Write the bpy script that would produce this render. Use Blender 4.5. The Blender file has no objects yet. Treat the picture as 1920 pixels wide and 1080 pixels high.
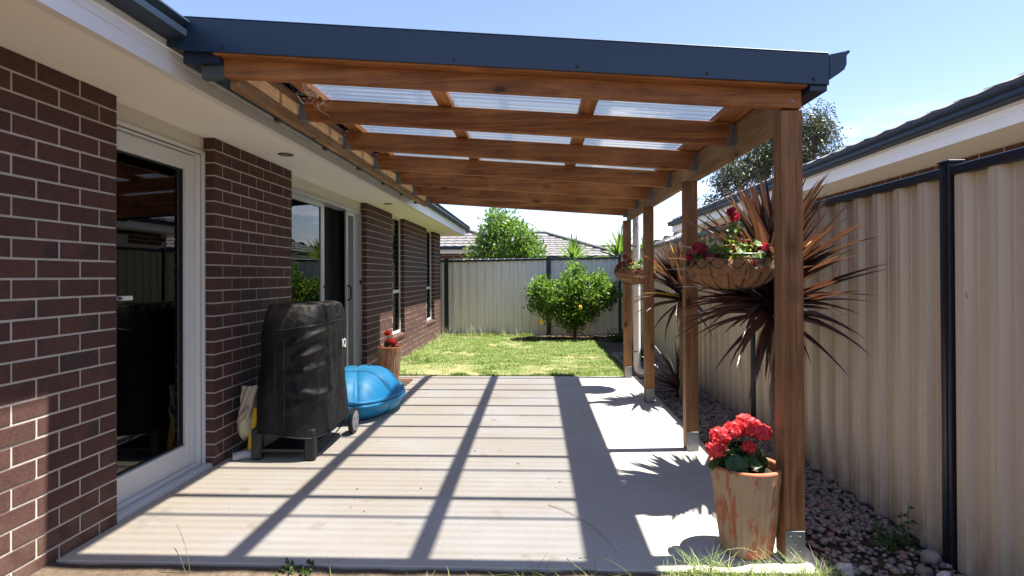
import bpy, bmesh, math, random
import numpy as np
from mathutils import Vector, noise as mnoise
random.seed(7)
rng = np.random.default_rng(7)
PI = math.pi
S = bpy.context.scene
C = S.collection

# ------------------------------------------------------------ camera, sky, sun, exposure
F = 1085.0
psi = math.atan(46 / F); pit = math.radians(.3); rol = math.radians(.25)
cam = bpy.data.cameras.new('camera'); co = bpy.data.objects.new('camera', cam); C.objects.link(co)
fwd = Vector((-math.sin(psi) * math.cos(pit), math.cos(psi) * math.cos(pit), math.sin(pit)))
r0 = Vector((math.cos(psi), math.sin(psi), 0)); u0 = r0.cross(fwd)
Rv = r0 * math.cos(rol) - u0 * math.sin(rol); Uv = u0 * math.cos(rol) + r0 * math.sin(rol)
from mathutils import Matrix
co.matrix_world = Matrix(((Rv.x, Uv.x, -fwd.x, 0), (Rv.y, Uv.y, -fwd.y, 0), (Rv.z, Uv.z, -fwd.z, 1.267), (0, 0, 0, 1)))
cam.sensor_width = 36; cam.lens = F / 1920 * 36
cam.shift_y = -(23 + F * math.tan(pit)) / 1920
cam.clip_start = .05; cam.clip_end = 2000
S.camera = co
SUNV = Vector((.372, .03, 1)).normalized()
W = bpy.data.worlds.new('World'); S.world = W; W.use_nodes = True
nt = W.node_tree; nt.nodes.clear()
out = nt.nodes.new('ShaderNodeOutputWorld'); bg = nt.nodes.new('ShaderNodeBackground')
sky = nt.nodes.new('ShaderNodeTexSky'); sky.sky_type = 'NISHITA'; sky.sun_disc = False
sky.sun_elevation = math.asin(SUNV.z); sky.sun_rotation = math.atan2(SUNV.x, SUNV.y)
sky.air_density = 1.0; sky.dust_density = .25; sky.ozone_density = 2.6
# thin clouds low over the horizon
tc = nt.nodes.new('ShaderNodeTexCoord'); mp = nt.nodes.new('ShaderNodeMapping'); mp.inputs['Scale'].default_value = (3, 3, 14)
nz = nt.nodes.new('ShaderNodeTexNoise'); nz.inputs['Scale'].default_value = 1.7; nz.inputs['Detail'].default_value = 7; nz.inputs['Roughness'].default_value = .6
rp = nt.nodes.new('ShaderNodeMapRange'); rp.inputs[1].default_value = .52; rp.inputs[2].default_value = .72
sx = nt.nodes.new('ShaderNodeSeparateXYZ')
rz = nt.nodes.new('ShaderNodeMapRange'); rz.inputs[1].default_value = .24; rz.inputs[2].default_value = .06
ml = nt.nodes.new('ShaderNodeMath'); ml.operation = 'MULTIPLY'
mx = nt.nodes.new('ShaderNodeMix'); mx.data_type = 'RGBA'; mx.inputs[7].default_value = (11.5, 11.8, 12.4, 1)
L = nt.links.new
L(tc.outputs['Generated'], mp.inputs['Vector']); L(mp.outputs[0], nz.inputs['Vector']); L(nz.outputs['Fac'], rp.inputs[0])
L(tc.outputs['Generated'], sx.inputs[0]); L(sx.outputs['Z'], rz.inputs[0]); L(rp.outputs[0], ml.inputs[0]); L(rz.outputs[0], ml.inputs[1])
tn = nt.nodes.new('ShaderNodeMix'); tn.data_type = 'RGBA'; tn.blend_type = 'MULTIPLY'; tn.inputs[0].default_value = 1; tn.inputs[7].default_value = (1, .90, .97, 1)
L(sky.outputs[0], tn.inputs[6]); L(ml.outputs[0], mx.inputs[0]); L(tn.outputs[2], mx.inputs[6]); L(mx.outputs[2], bg.inputs[0]); L(bg.outputs[0], out.inputs[0])
bg.inputs[1].default_value = .057
sl = bpy.data.lights.new('sun', 'SUN'); sl.energy = 3.9; sl.angle = math.radians(.85); sl.color = (1, .95, .87)
so = bpy.data.objects.new('sun', sl); C.objects.link(so); so.location = (5, 0, 12)
so.rotation_euler = SUNV.to_track_quat('Z', 'Y').to_euler()
S.view_settings.view_transform = 'Standard'; S.view_settings.look = 'None'
S.view_settings.exposure = 2.35; S.view_settings.gamma = 1; S.view_settings.use_curve_mapping = False
S.cycles.max_bounces = 10; S.cycles.transparent_max_bounces = 24

# ------------------------------------------------------------ materials
class N:
    def __init__(s, name):
        s.m = bpy.data.materials.new(name); s.m.use_nodes = True; s.t = s.m.node_tree
        s.p = s.t.nodes['Principled BSDF']; s.o = s.t.nodes['Material Output']
    def n(s, k, **kw):
        d = s.t.nodes.new('ShaderNode' + k)
        for a, v in kw.items(): setattr(d, a, v)
        return d
    def l(s, a, b): s.t.links.new(a, b)
    def coord(s, scale=(1, 1, 1), kind='Object', rnd=False):
        t = s.n('TexCoord'); m = s.n('Mapping'); m.inputs['Scale'].default_value = scale
        if rnd:
            o = s.n('ObjectInfo'); mu = s.n('Math', operation='MULTIPLY'); mu.inputs[1].default_value = 37.
            s.l(o.outputs['Random'], mu.inputs[0]); a = s.n('VectorMath', operation='ADD')
            s.l(t.outputs[kind], a.inputs[0]); s.l(mu.outputs[0], a.inputs[1]); s.l(a.outputs[0], m.inputs['Vector'])
        else: s.l(t.outputs[kind], m.inputs['Vector'])
        return m.outputs[0]
    def noise(s, vec, scale, detail=4, rough=.55, dist=0):
        d = s.n('TexNoise'); d.inputs['Scale'].default_value = scale; d.inputs['Detail'].default_value = detail
        d.inputs['Roughness'].default_value = rough; d.inputs['Distortion'].default_value = dist
        if vec is not None: s.l(vec, d.inputs['Vector'])
        return d.outputs['Fac']
    def ramp(s, fac, lo, hi, a=0., b=1.):
        r = s.n('MapRange'); r.inputs[1].default_value = lo; r.inputs[2].default_value = hi
        r.inputs[3].default_value = a; r.inputs[4].default_value = b; s.l(fac, r.inputs[0]); return r.outputs[0]
    def mix(s, fac, a, b, mode='MIX'):
        m = s.n('Mix', data_type='RGBA', blend_type=mode)
        for v, i in ((fac, 0), (a, 6), (b, 7)):
            if isinstance(v, (int, float)): m.inputs[i].default_value = v
            elif isinstance(v, tuple): m.inputs[i].default_value = (*v, 1)
            else: s.l(v, m.inputs[i])
        return m.outputs[2]
    def math(s, op, a, b=0.):
        m = s.n('Math', operation=op)
        for v, i in ((a, 0), (b, 1)):
            if isinstance(v, (int, float)): m.inputs[i].default_value = v
            else: s.l(v, m.inputs[i])
        return m.outputs[0]
    def rnd(s):   # per object and per face random value
        a = s.n('Attribute', attribute_name='rnd'); o = s.n('ObjectInfo')
        return s.math('FRACT', s.math('ADD', a.outputs['Fac'], o.outputs['Random']))
    def bump(s, h, strength=.3, dist=.005):
        b = s.n('Bump'); b.inputs['Strength'].default_value = strength; b.inputs['Distance'].default_value = dist
        s.l(h, b.inputs['Height']); s.l(b.outputs[0], s.p.inputs['Normal'])
    def set(s, col=None, rough=None, metal=None, spec=None):
        if col is not None:
            if isinstance(col, tuple): s.p.inputs['Base Color'].default_value = (*col, 1)
            else: s.l(col, s.p.inputs['Base Color'])
        if rough is not None:
            if isinstance(rough, (int, float)): s.p.inputs['Roughness'].default_value = rough
            else: s.l(rough, s.p.inputs['Roughness'])
        if metal is not None: s.p.inputs['Metallic'].default_value = metal
        if spec is not None: s.p.inputs['Specular IOR Level'].default_value = spec
        return s
    def translucent(s, col, fac):
        t = s.n('BsdfTranslucent'); m = s.n('MixShader'); m.inputs[0].default_value = fac
        if isinstance(col, tuple): t.inputs[0].default_value = (*col, 1)
        else: s.l(col, t.inputs[0])
        s.l(s.p.outputs[0], m.inputs[1]); s.l(t.outputs[0], m.inputs[2]); s.l(m.outputs[0], s.o.inputs[0])

def plain(name, col, rough=.6, metal=0, var=.15, scale=8, bump=0, spec=.5):
    n = N(name); v = n.coord(rnd=True); f = n.noise(v, scale, 5)
    d = tuple(c * (1 - var) for c in col); u = tuple(min(1, c * (1 + var)) for c in col)
    n.set(n.mix(f, d, u), rough, metal, spec)
    if bump: n.bump(n.noise(v, scale * 6, 4), bump, .004)
    return n.m

M = {}
def m_brick():
    n = N('brick_clay'); v = n.coord(rnd=True); vp = n.coord(kind='Object')
    r = n.rnd()
    c = n.mix(r, (.058, .027, .021), (.088, .041, .031))
    f = n.noise(v, 9, 6, .7); c = n.mix(n.ramp(f, .35, .75), c, (.05, .022, .02))
    f2 = n.noise(v, 3.3, 3, .5); g = n.math('GREATER_THAN', r, .9)
    c = n.mix(n.math('MULTIPLY', g, n.ramp(f2, .5, .6)), c, (.032, .024, .024))
    sp = n.noise(v, 160, 2, .5); c = n.mix(n.ramp(sp, .68, .78, 0, .5), c, (.3, .24, .2))
    f3 = n.noise(v, 60, 5, .7); c = n.mix(n.ramp(f3, .4, .7, 0, .35), c, (.13, .062, .05))
    sz = n.n('SeparateXYZ'); gp = n.n('NewGeometry'); n.l(gp.outputs['Position'], sz.inputs[0]); sp = n.noise(vp, 7, 5, .7)
    c = n.mix(n.math('MULTIPLY', n.ramp(sz.outputs['Z'], .30, 0, 0, .6), n.ramp(sp, .4, .7)), c, (.20, .13, .09))   # soil splash low on the wall
    n.set(c, .82, 0, .3); n.bump(f3, .6, .003); return n.m
M['brick'] = m_brick()
M['mortar'] = plain('mortar', (.42, .385, .33), .95, 0, .2, 25, .4)
def m_timber(axis, a, b, name):
    n = N(name); sc = [16, 16, 16]; sc[axis] = .9
    v = n.coord(tuple(sc), rnd=True)
    g = n.noise(v, 1.6, 5, .65, 1.2); fine = n.noise(v, 7, 5, .7, .5)
    c = n.mix(n.ramp(g, .36, .64), a, b)
    c = n.mix(n.ramp(fine, .42, .75, 0, .6), c, tuple(x * .42 for x in a))
    # weather patches
    w = n.noise(n.coord((1, 1, 1), rnd=True), 2.2, 3); c = n.mix(n.ramp(w, .5, .75, 0, .5), c, tuple(min(1, x * 1.5 + .02) for x in b))
    # knots
    ks = [4.2, 4.2, 4.2]; ks[axis] = 2.6
    vo = n.n('TexVoronoi', feature='F1'); vo.inputs['Scale'].default_value = 1.25; n.l(n.coord(tuple(ks), rnd=True), vo.inputs['Vector'])
    c = n.mix(n.ramp(vo.outputs['Distance'], .24, .10, 0, .6), c, tuple(x * .5 for x in a))
    c = n.mix(n.ramp(vo.outputs['Distance'], .11, .07, 0, .9), c, (.03, .012, .006))
    oi = n.n('ObjectInfo'); c = n.mix(n.ramp(oi.outputs['Random'], 0, 1, 0, .32), c, tuple(x * .55 for x in a))
    n.set(c, .68, 0, .35); n.bump(fine, .35, .003); return n.m
A1, B1 = (.19, .068, .019), (.48, .195, .058)
for i, k in enumerate('xyz'): M['wood_' + k] = m_timber(i, A1, B1, 'timber_' + k)
M['post'] = m_timber(2, (.17, .075, .027), (.34, .165, .065), 'timber_post')
M['wood_pale'] = m_timber(1, (.22, .12, .05), (.36, .22, .10), 'timber_beam')
M['fence_back_lit'] = None
M['navy'] = plain('navy_steel', (.010, .027, .052), .36, 0, .12, 4)
M['bracket'] = plain('grey_green_bracket', (.06, .075, .075), .5)
M['gutter'] = plain('gutter_steel', (.014, .027, .048), .5, 0, .15, 5, 0, .3)
M['fascia'] = plain('fascia_paint', (.70, .68, .64), .4, 0, .06, 3)
M['soffit'] = plain('soffit_paint', (.80, .76, .68), .8, 0, .04, 2)
M['header'] = plain('header_paint', (.56, .53, .45), .7, 0, .05, 3)
M['white_paint'] = plain('white_paint', (.86, .86, .86), .5, 0, .03, 3)
M['white'] = plain('white_aluminium', (.60, .61, .60), .35, 0, .05, 4)
M['grey_alu'] = plain('grey_aluminium', (.42, .43, .44), .35, .2, .05, 4)
M['black'] = plain('black_rubber', (.012, .012, .013), .6, 0, .3, 10)
M['galv'] = plain('galvanised_steel', (.22, .23, .235), .55, .7, .3, 30)
M['pvc'] = plain('white_pvc', (.74, .74, .73), .35, 0, .04, 4)
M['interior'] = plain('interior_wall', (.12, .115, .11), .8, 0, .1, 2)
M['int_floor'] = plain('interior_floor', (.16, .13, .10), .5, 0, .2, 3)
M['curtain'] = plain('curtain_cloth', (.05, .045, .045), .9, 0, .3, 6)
M['fence_navy'] = plain('fence_post_steel', (.007, .011, .020), .4, 0, .15, 4)
M['lamp_ring'] = plain('lamp_ring', (.10, .095, .09), .35, .6)
def m_concrete():
    n = N('concrete'); v = n.coord(); f = n.noise(v, 1.3, 6, .6); f2 = n.noise(v, 45, 5, .7); f3 = n.noise(n.coord((1, 6, 1)), 2.2, 4)
    c = n.mix(n.ramp(f, .3, .7), (.40, .372, .33), (.50, .485, .455))
    sp = n.n('SeparateXYZ'); n.l(v, sp.inputs[0])
    c = n.mix(n.math('MULTIPLY', n.ramp(sp.outputs['X'], .9, -2.1, 0, .75), n.ramp(f, .62, .38, .4, 1)), c, (.50, .40, .28))   # clay stain, strongest by the house
    c = n.mix(n.ramp(f2, .4, .8, 0, .28), c, (.26, .24, .21))
    c = n.mix(n.ramp(f3, .5, .7, 0, .3), c, (.48, .40, .29))
    st = n.noise(v, 6, 3, .5); c = n.mix(n.ramp(st, .64, .76, 0, .5), c, (.30, .19, .10))
    pt = n.noise(v, 38, 1, .5); c = n.mix(n.ramp(pt, .79, .82, 0, .8), c, (.1, .07, .05))
    n.set(c, .86, 0, .3); n.bump(f2, .25, .003); return n.m
M['concrete'] = m_concrete()
def m_fence():
    n = N('fence_steel_cream'); v = n.coord((1, 1, .3)); f = n.noise(v, 3, 4)
    c = n.mix(f, (.50, .42, .30), (.58, .49, .36))
    d = n.noise(n.coord((30, 30, .8)), 1, 3); c = n.mix(n.ramp(d, .55, .8, 0, .25), c, (.32, .27, .21))
    g = n.noise(v, 30, 2); c = n.mix(n.ramp(g, .74, .78, 0, .6), c, (.12, .1, .08))
    sz = n.n('SeparateXYZ'); gp = n.n('NewGeometry'); n.l(gp.outputs['Position'], sz.inputs[0]); sp = n.noise(n.coord((6, 6, 3)), 3, 5, .7)
    c = n.mix(n.math('MULTIPLY', n.ramp(sz.outputs['Z'], .28, -.05, 0, .8), n.ramp(sp, .35, .65)), c, (.26, .20, .15))   # soil splash at the foot
    n.set(c, .42, 0, .45); return n.m
M['fence'] = m_fence()
M['fence_back_lit'] = plain('fence_steel_bounce_lit', (.71, .65, .58), .5, 0, .06, 3)  # same cream fence steel, with bounce light from the lawn put into its colour
def m_poly():
    n = N('clear_polycarbonate'); t = n.n('BsdfTransparent'); g = n.n('BsdfGlossy'); g.inputs['Roughness'].default_value = .08
    lw = n.n('LayerWeight'); lw.inputs[0].default_value = .5
    c = n.mix(n.ramp(lw.outputs['Facing'], .05, .28), (.345, .352, .365), (.295, .305, .325)); gp_ = n.n('NewGeometry'); sy = n.n('SeparateXYZ'); n.l(gp_.outputs['Position'], sy.inputs[0]); wv = n.math('COSINE', n.math('MULTIPLY', sy.outputs['Y'], 2 * PI / .0762)); ds = n.noise(n.coord((.6, 2, 1)), 3, 4)
    c = n.mix(n.math('MULTIPLY', n.ramp(wv, -.1, -.95), n.ramp(ds, .3, .7, .3, .8)), c, (.24, .24, .23)); c = n.mix(n.ramp(lw.outputs['Facing'], .5, .95), c, (.60, .68, .76)); n.l(c, t.inputs[0])
    fr = n.n('Fresnel'); fr.inputs[0].default_value = 1.5
    m = n.n('MixShader'); n.l(n.ramp(fr.outputs[0], 0, 1, 0, .22), m.inputs[0]); n.l(t.outputs[0], m.inputs[1]); n.l(g.outputs[0], m.inputs[2])
    df = n.n('BsdfTranslucent'); df.inputs[0].default_value = (.66, .80, .95, 1)
    m2 = n.n('MixShader'); m2.inputs[0].default_value = .045; n.l(m.outputs[0], m2.inputs[1]); n.l(df.outputs[0], m2.inputs[2])
    n.l(m2.outputs[0], n.o.inputs[0]); return n.m
M['poly'] = m_poly()
def m_glass():
    n = N('window_glass'); t = n.n('BsdfTransparent'); t.inputs[0].default_value = (.42, .44, .44, 1)
    g = n.n('BsdfGlossy'); g.inputs['Roughness'].default_value = .0; fr = n.n('Fresnel'); fr.inputs[0].default_value = 1.55
    m = n.n('MixShader'); n.l(n.ramp(fr.outputs[0], 0, 1, .02, 1), m.inputs[0]); n.l(t.outputs[0], m.inputs[1]); n.l(g.outputs[0], m.inputs[2]); n.l(m.outputs[0], n.o.inputs[0]); return n.m
M['glass'] = m_glass()
def m_leaf(name, a, b, tr, fac=.3, rough=.4, tip=None):
    n = N(name); r = n.rnd(); c = n.mix(r, a, b)
    c = n.mix(n.noise(n.coord(rnd=True), 12, 3), c, tuple(x * .8 for x in a))
    if tip: c = n.mix(n.math('GREATER_THAN', r, 1 - tip[0]), c, tip[1])
    n.set(c, rough, 0, .5); n.translucent(n.mix(r, tuple(x * .8 for x in tr), tr), fac); return n.m
M['lemon_leaf'] = m_leaf('lemon_leaf', (.03, .085, .010), (.17, .28, .02), (.26, .44, .04), .38, .55)
M['tree_leaf'] = m_leaf('tree_leaf', (.03, .085, .012), (.17, .27, .025), (.24, .42, .05), .35)
M['gum_leaf'] = m_leaf('gum_leaf', (.03, .042, .018), (.085, .10, .045), (.12, .14, .05), .22, .45)
M['yucca_leaf'] = m_leaf('yucca_leaf', (.05, .12, .02), (.12, .22, .04), (.22, .38, .05), .3)
M['geranium_leaf'] = m_leaf('geranium_leaf', (.018, .055, .012), (.05, .12, .022), (.12, .25, .03), .25, .5)
M['basket_leaf'] = m_leaf('basket_leaf', (.06, .13, .02), (.2, .3, .05), (.4, .5, .06), .35, .5)
M['weed_leaf'] = m_leaf('weed_leaf', (.03, .08, .015), (.07, .14, .03), (.12, .22, .03), .25)
M['grass'] = m_leaf('grass_blade', (.13, .21, .035), (.30, .35, .10), (.26, .38, .07), .35, .55, (.16, (.42, .36, .2)))
M['dry_grass'] = m_leaf('dry_grass_blade', (.24, .27, .12), (.46, .40, .24), (.42, .42, .2), .3, .6)
def m_cord():
    n = N('cordyline_leaf'); r = n.rnd(); v = n.coord((.6, 26, 26), rnd=True)
    c = n.mix(r, (.020, .012, .012), (.062, .030, .022)); st = n.noise(v, 2, 3); c = n.mix(n.ramp(st, .35, .7), c, (.055, .028, .030))
    c = n.mix(n.math('GREATER_THAN', r, .965), c, (.45, .23, .03))
    n.set(c, .30, 0, .6); n.translucent(n.mix(r, (.13, .05, .03), (.28, .12, .05)), .15); return n.m
M['cord'] = m_cord()
M['petal_red'] = m_leaf('petal_coral_red', (.70, .03, .055), (.85, .12, .12), (.95, .16, .14), .35, .5)
M['petal_crimson'] = m_leaf('petal_crimson', (.22, .004, .018), (.48, .01, .045), (.7, .02, .06), .3, .5)
M['petal_scarlet'] = m_leaf('petal_scarlet', (.6, .02, .015), (.75, .04, .03), (.9, .06, .04), .3, .5)
M['stem'] = plain('green_stem', (.07, .12, .03), .6)
M['stem_pale'] = plain('pale_stem', (.16, .19, .07), .7)
M['dead_leaf'] = plain('dead_leaf', (.26, .17, .09), .9, 0, .3, 12)
M['bark'] = plain('bark', (.12, .085, .06), .95, 0, .5, 30, .9)
M['gum_bark'] = plain('gum_bark', (.22, .17, .13), .9, 0, .4, 4, .4)
M['cord_trunk'] = plain('cordyline_trunk', (.16, .11, .075), .95, 0, .5, 40, 1)
M['soil'] = plain('dark_soil', (.045, .028, .02), 1, 0, .6, 40, 1)
M['coir'] = plain('coir_liner', (.25, .13, .055), 1, 0, .45, 45, 1)
M['wire'] = plain('green_wire', (.012, .02, .018), .4, .4)
def m_pot():
    n = N('limewashed_terracotta'); v = n.coord(rnd=True); vs = n.coord((3, 3, 1), rnd=True)
    c = n.mix(n.noise(v, 10, 5), (.34, .225, .13), (.46, .34, .21))
    f = n.noise(n.coord((4.2, 4.2, .8), rnd=True), 6, 6, .7); f0 = n.noise(v, 4, 3); c = n.mix(n.ramp(n.math('ADD', f, n.math('MULTIPLY', f0, .5)), .765, .80), c, (.38, .135, .07))
    d = n.noise(vs, 9, 4); c = n.mix(n.ramp(d, .6, .75, 0, .6), c, (.13, .09, .05))
    n.set(c, .85, 0, .3); n.bump(n.noise(v, 60, 4), .3, .003); return n.m
M['pot'] = m_pot()
M['terracotta'] = plain('terracotta_rim', (.42, .13, .06), .8, 0, .2, 12)
def m_cover():
    n = N('black_vinyl_cover'); v = n.coord(); f = n.noise(v, 2.4, 6, .65)
    c = n.mix(n.ramp(f, .5, .72), (.0045, .0045, .005), (.015, .014, .013))
    geo = n.n('NewGeometry'); sp = n.n('SeparateXYZ'); n.l(geo.outputs['Normal'], sp.inputs[0])
    d = n.noise(v, 6, 6, .7); c = n.mix(n.math('MULTIPLY', n.ramp(sp.outputs['Z'], .2, .7), n.ramp(d, .45, .6)), c, (.10, .08, .06))  # settled dust on top
    s = n.noise(n.coord((20, 20, 2.)), 1.2, 4); c = n.mix(n.ramp(s, .6, .78, 0, .3), c, (.07, .06, .05))
    n.set(c, n.ramp(d, .3, .7, .48, .7), 0, .32); n.bump(n.noise(v, 7, 5, .55, 1.2), .55, .03); return n.m
M['cover'] = m_cover()
M['plastic_black'] = plain('black_plastic', (.015, .015, .016), .5, 0, .2, 10)
M['wheel_grey'] = plain('wheel_hub_grey', (.30, .30, .31), .45)
M['print_white'] = plain('white_print', (.8, .8, .78), .6)
def m_blue():
    n = N('blue_plastic'); v = n.coord(); f = n.noise(v, 3, 5)
    c = n.mix(f, (.004, .19, .42), (.012, .25, .49)); geo = n.n('NewGeometry'); sp = n.n('SeparateXYZ'); n.l(geo.outputs['Normal'], sp.inputs[0])
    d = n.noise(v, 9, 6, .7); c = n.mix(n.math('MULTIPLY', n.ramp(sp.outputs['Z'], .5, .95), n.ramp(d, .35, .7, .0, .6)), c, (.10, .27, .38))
    n.set(c, .5, 0, .4); return n.m
M['blue'] = m_blue()
M['canvas'] = plain('beige_canvas', (.40, .33, .24), .95, 0, .2, 8, .4)
M['canvas_pale'] = plain('pale_sack', (.45, .44, .27), .95, 0, .2, 8, .4)
M['yellow'] = plain('yellow_plastic', (.70, .42, .01), .45)
M['roll'] = plain('grey_roll', (.36, .36, .36), .9, 0, .2, 20, .3)
M['mat'] = plain('coir_doormat', (.20, .10, .055), 1, 0, .35, 60, .8)
M['stake'] = plain('pine_stake', (.48, .30, .08), .8, 0, .2, 10)
M['stone'] = None
def m_pebble():
    n = N('river_pebble'); r = n.rnd(); c = n.mix(r, (.16, .13, .115), (.42, .375, .33))
    c = n.mix(n.noise(n.coord(), 40, 4), c, (.24, .18, .15)); c = n.mix(n.math('GREATER_THAN', r, .93), c, (.30, .17, .13))
    n.set(c, .85, 0, .3); return n.m
M['pebble'] = m_pebble()
M['white_stone'] = plain('white_stone', (.55, .50, .46), .85, 0, .2, 20, .3)
def m_tile():
    n = N('roof_tile_grey'); r = n.rnd(); c = n.mix(r, (.12, .115, .12), (.17, .16, .165)); c = n.mix(n.noise(n.coord(), 5, 5), c, (.13, .12, .12))
    n.set(c, .7, 0, .4); return n.m
M['tile'] = m_tile()
def m_ground(name, a, b, c3, s=1.2):
    n = N(name); v = n.coord(); f = n.noise(v, s, 5, .6); g = n.noise(v, 30, 5, .7)
    c = n.mix(n.ramp(f, .4, .62), a, b); c = n.mix(n.ramp(g, .45, .7), c, c3); n.set(c, 1, 0, .2); n.bump(g, 1, .02); return n.m
M['lawn'] = m_ground('lawn_ground', (.12, .15, .05), (.26, .22, .12), (.16, .16, .07))
M['earth'] = m_ground('earth', (.09, .065, .045), (.16, .12, .085), (.07, .05, .035))
M['mulch'] = m_ground('bark_mulch', (.035, .02, .013), (.07, .04, .025), (.10, .055, .035), 6)
M['bedsoil'] = m_ground('bed_soil', (.05, .035, .027), (.09, .065, .05), (.12, .095, .075), 4)
M['dry_straw'] = plain('dry_straw', (.45, .36, .18), .8)
M['lemon_fruit'] = plain('lemon_skin', (.80, .48, .01), .45, 0, .08, 20)
M['cobweb'] = plain('cobweb', (.6, .57, .5), .8)
M['marker'] = plain('frosted_marker', (.022, .022, .022), .9, spec=.1)
M['lens'] = plain('lamp_lens', (.35, .33, .3), .3)

# ------------------------------------------------------------ mesh helpers
def worg(o):
    v = Vector((0, 0, 0))
    while o: v = v + Vector(o.location); o = o.parent
    return v
class MB:
    def __init__(s): s.v = []; s.f = []; s.r = []; s.sm = False
    def add(s, vs, fs, r=None):
        b = len(s.v); s.v += [tuple(p) for p in vs]; s.f += [tuple(i + b for i in f) for f in fs]
        s.r += [random.random() if r is None else r] * len(fs); return s
    def box(s, x0, x1, y0, y1, z0, z1):
        return s.add([(x, y, z) for x in (x0, x1) for y in (y0, y1) for z in (z0, z1)],
                     [(0, 1, 3, 2), (4, 6, 7, 5), (0, 4, 5, 1), (2, 3, 7, 6), (0, 2, 6, 4), (1, 5, 7, 3)])
    def sbox(s, x0, x1, y0, y1, zl0, zl1, zr0, zr1):      # box whose bottom/top slope along x
        return s.add([(x0, y0, zl0), (x0, y0, zl1), (x0, y1, zl0), (x0, y1, zl1), (x1, y0, zr0), (x1, y0, zr1), (x1, y1, zr0), (x1, y1, zr1)],
                     [(0, 1, 3, 2), (4, 6, 7, 5), (0, 4, 5, 1), (2, 3, 7, 6), (0, 2, 6, 4), (1, 5, 7, 3)])
    def prism(s, poly, axis, a, b, closed=True):             # poly in the other two axes, extruded along axis
        n = len(poly)
        def pt(p, t):
            return {'x': (t, p[0], p[1]), 'y': (p[0], t, p[1]), 'z': (p[0], p[1], t)}[axis]
        vs = [pt(p, a) for p in poly] + [pt(p, b) for p in poly]
        fs = [(i, (i + 1) % n, n + (i + 1) % n, n + i) for i in range(n if closed else n - 1)]
        if closed: fs += [tuple(range(n)), tuple(range(2 * n - 1, n - 1, -1))]
        return s.add(vs, fs)
    def tube(s, pts, rad, k=6, cap=True):
        pts = [Vector(p) for p in pts]; n = len(pts); rr = rad if isinstance(rad, (list, tuple)) else [rad] * n
        vs = []; up = Vector((.31, .2, .93))
        for i, p in enumerate(pts):
            d = (pts[min(i + 1, n - 1)] - pts[max(i - 1, 0)]).normalized()
            a = d.cross(up)
            if a.length < .05: a = d.cross(Vector((1, 0, 0)))
            a.normalize(); b = d.cross(a)
            for j in range(k):
                t = 2 * PI * j / k; vs.append(p + (a * math.cos(t) + b * math.sin(t)) * rr[i])
        fs = [(i * k + j, i * k + (j + 1) % k, (i + 1) * k + (j + 1) % k, (i + 1) * k + j) for i in range(n - 1) for j in range(k)]
        if cap: fs += [tuple(range(k)), tuple(range((n - 1) * k, n * k))[::-1]]
        return s.add(vs, fs)
    def lathe(s, prof, cx, cy, k=48, fn=None):
        vs = []; n = len(prof)
        for (r, z) in prof:
            for j in range(k):
                t = 2 * PI * j / k; q = r + (fn(t, z) if fn else 0); vs.append((cx + q * math.cos(t), cy + q * math.sin(t), z))
        fs = [(i * k + j, i * k + (j + 1) % k, (i + 1) * k + (j + 1) % k, (i + 1) * k + j) for i in range(n - 1) for j in range(k)]
        return s.add(vs, fs)
    def grid(s, fn, nu, nv, wrap=False):
        vs = [fn(i / (nu - (0 if wrap else 1)), j / (nv - 1)) for j in range(nv) for i in range(nu)]
        fs = [(j * nu + i, j * nu + (i + 1) % nu, (j + 1) * nu + (i + 1) % nu, (j + 1) * nu + i) for j in range(nv - 1) for i in range(nu if wrap else nu - 1)]
        return s.add(vs, fs)
    def mesh(s, name, org=(0, 0, 0), smooth=False):
        me = bpy.data.meshes.new(name)
        me.from_pydata([(x - org[0], y - org[1], z - org[2]) for x, y, z in s.v], [], s.f)
        if s.r:
            a = me.attributes.new('rnd', 'FLOAT', 'FACE'); a.data.foreach_set('value', s.r)
        if smooth: me.polygons.foreach_set('use_smooth', [True] * len(me.polygons))
        return me
    def build(s, name, mat, parent=None, bevel=0, smooth=False, kind=None, fix=True):
        me = s.mesh(name, worg(parent), smooth)
        if bevel or fix:
            bm = bmesh.new(); bm.from_mesh(me)
            bmesh.ops.recalc_face_normals(bm, faces=bm.faces)
            if bevel: bmesh.ops.bevel(bm, geom=bm.edges[:], offset=bevel, segments=1, affect='EDGES')
            bm.to_mesh(me); bm.free()
        me.materials.append(M[mat]); o = bpy.data.objects.new(name, me); C.objects.link(o)
        if parent: o.parent = parent
        if kind: o['kind'] = kind
        return o
def np_mesh(name, V, Fc, mat, parent=None, rnd=None, kind=None, smooth=False):
    me = bpy.data.meshes.new(name); V = np.asarray(V, float).reshape(-1, 3) - np.array(worg(parent)); Fc = np.asarray(Fc)
    nf, k = Fc.shape
    me.vertices.add(len(V)); me.vertices.foreach_set('co', V.ravel())
    me.loops.add(nf * k); me.loops.foreach_set('vertex_index', Fc.ravel().astype(np.int32))
    me.polygons.add(nf); me.polygons.foreach_set('loop_start', np.arange(0, nf * k, k, dtype=np.int32)); me.polygons.foreach_set('loop_total', np.full(nf, k, np.int32))
    if rnd is not None:
        a = me.attributes.new('rnd', 'FLOAT', 'FACE'); a.data.foreach_set('value', np.asarray(rnd, float))
    if smooth: me.polygons.foreach_set('use_smooth', [True] * nf)
    me.update(); me.validate(); me.materials.append(M[mat])
    o = bpy.data.objects.new(name, me); C.objects.link(o)
    if parent: o.parent = parent
    if kind: o['kind'] = kind
    return o
def tag(o, label=None, cat=None, group=None, kind=None):
    if label: o['label'] = label
    if cat: o['category'] = cat
    if group: o['group'] = group
    if kind: o['kind'] = kind
    return o
def thing(name, loc, label, cat, group=None):
    o = bpy.data.objects.new(name, None); C.objects.link(o); o.location = loc; o.empty_display_size = .1
    return tag(o, label, cat, group)
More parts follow.
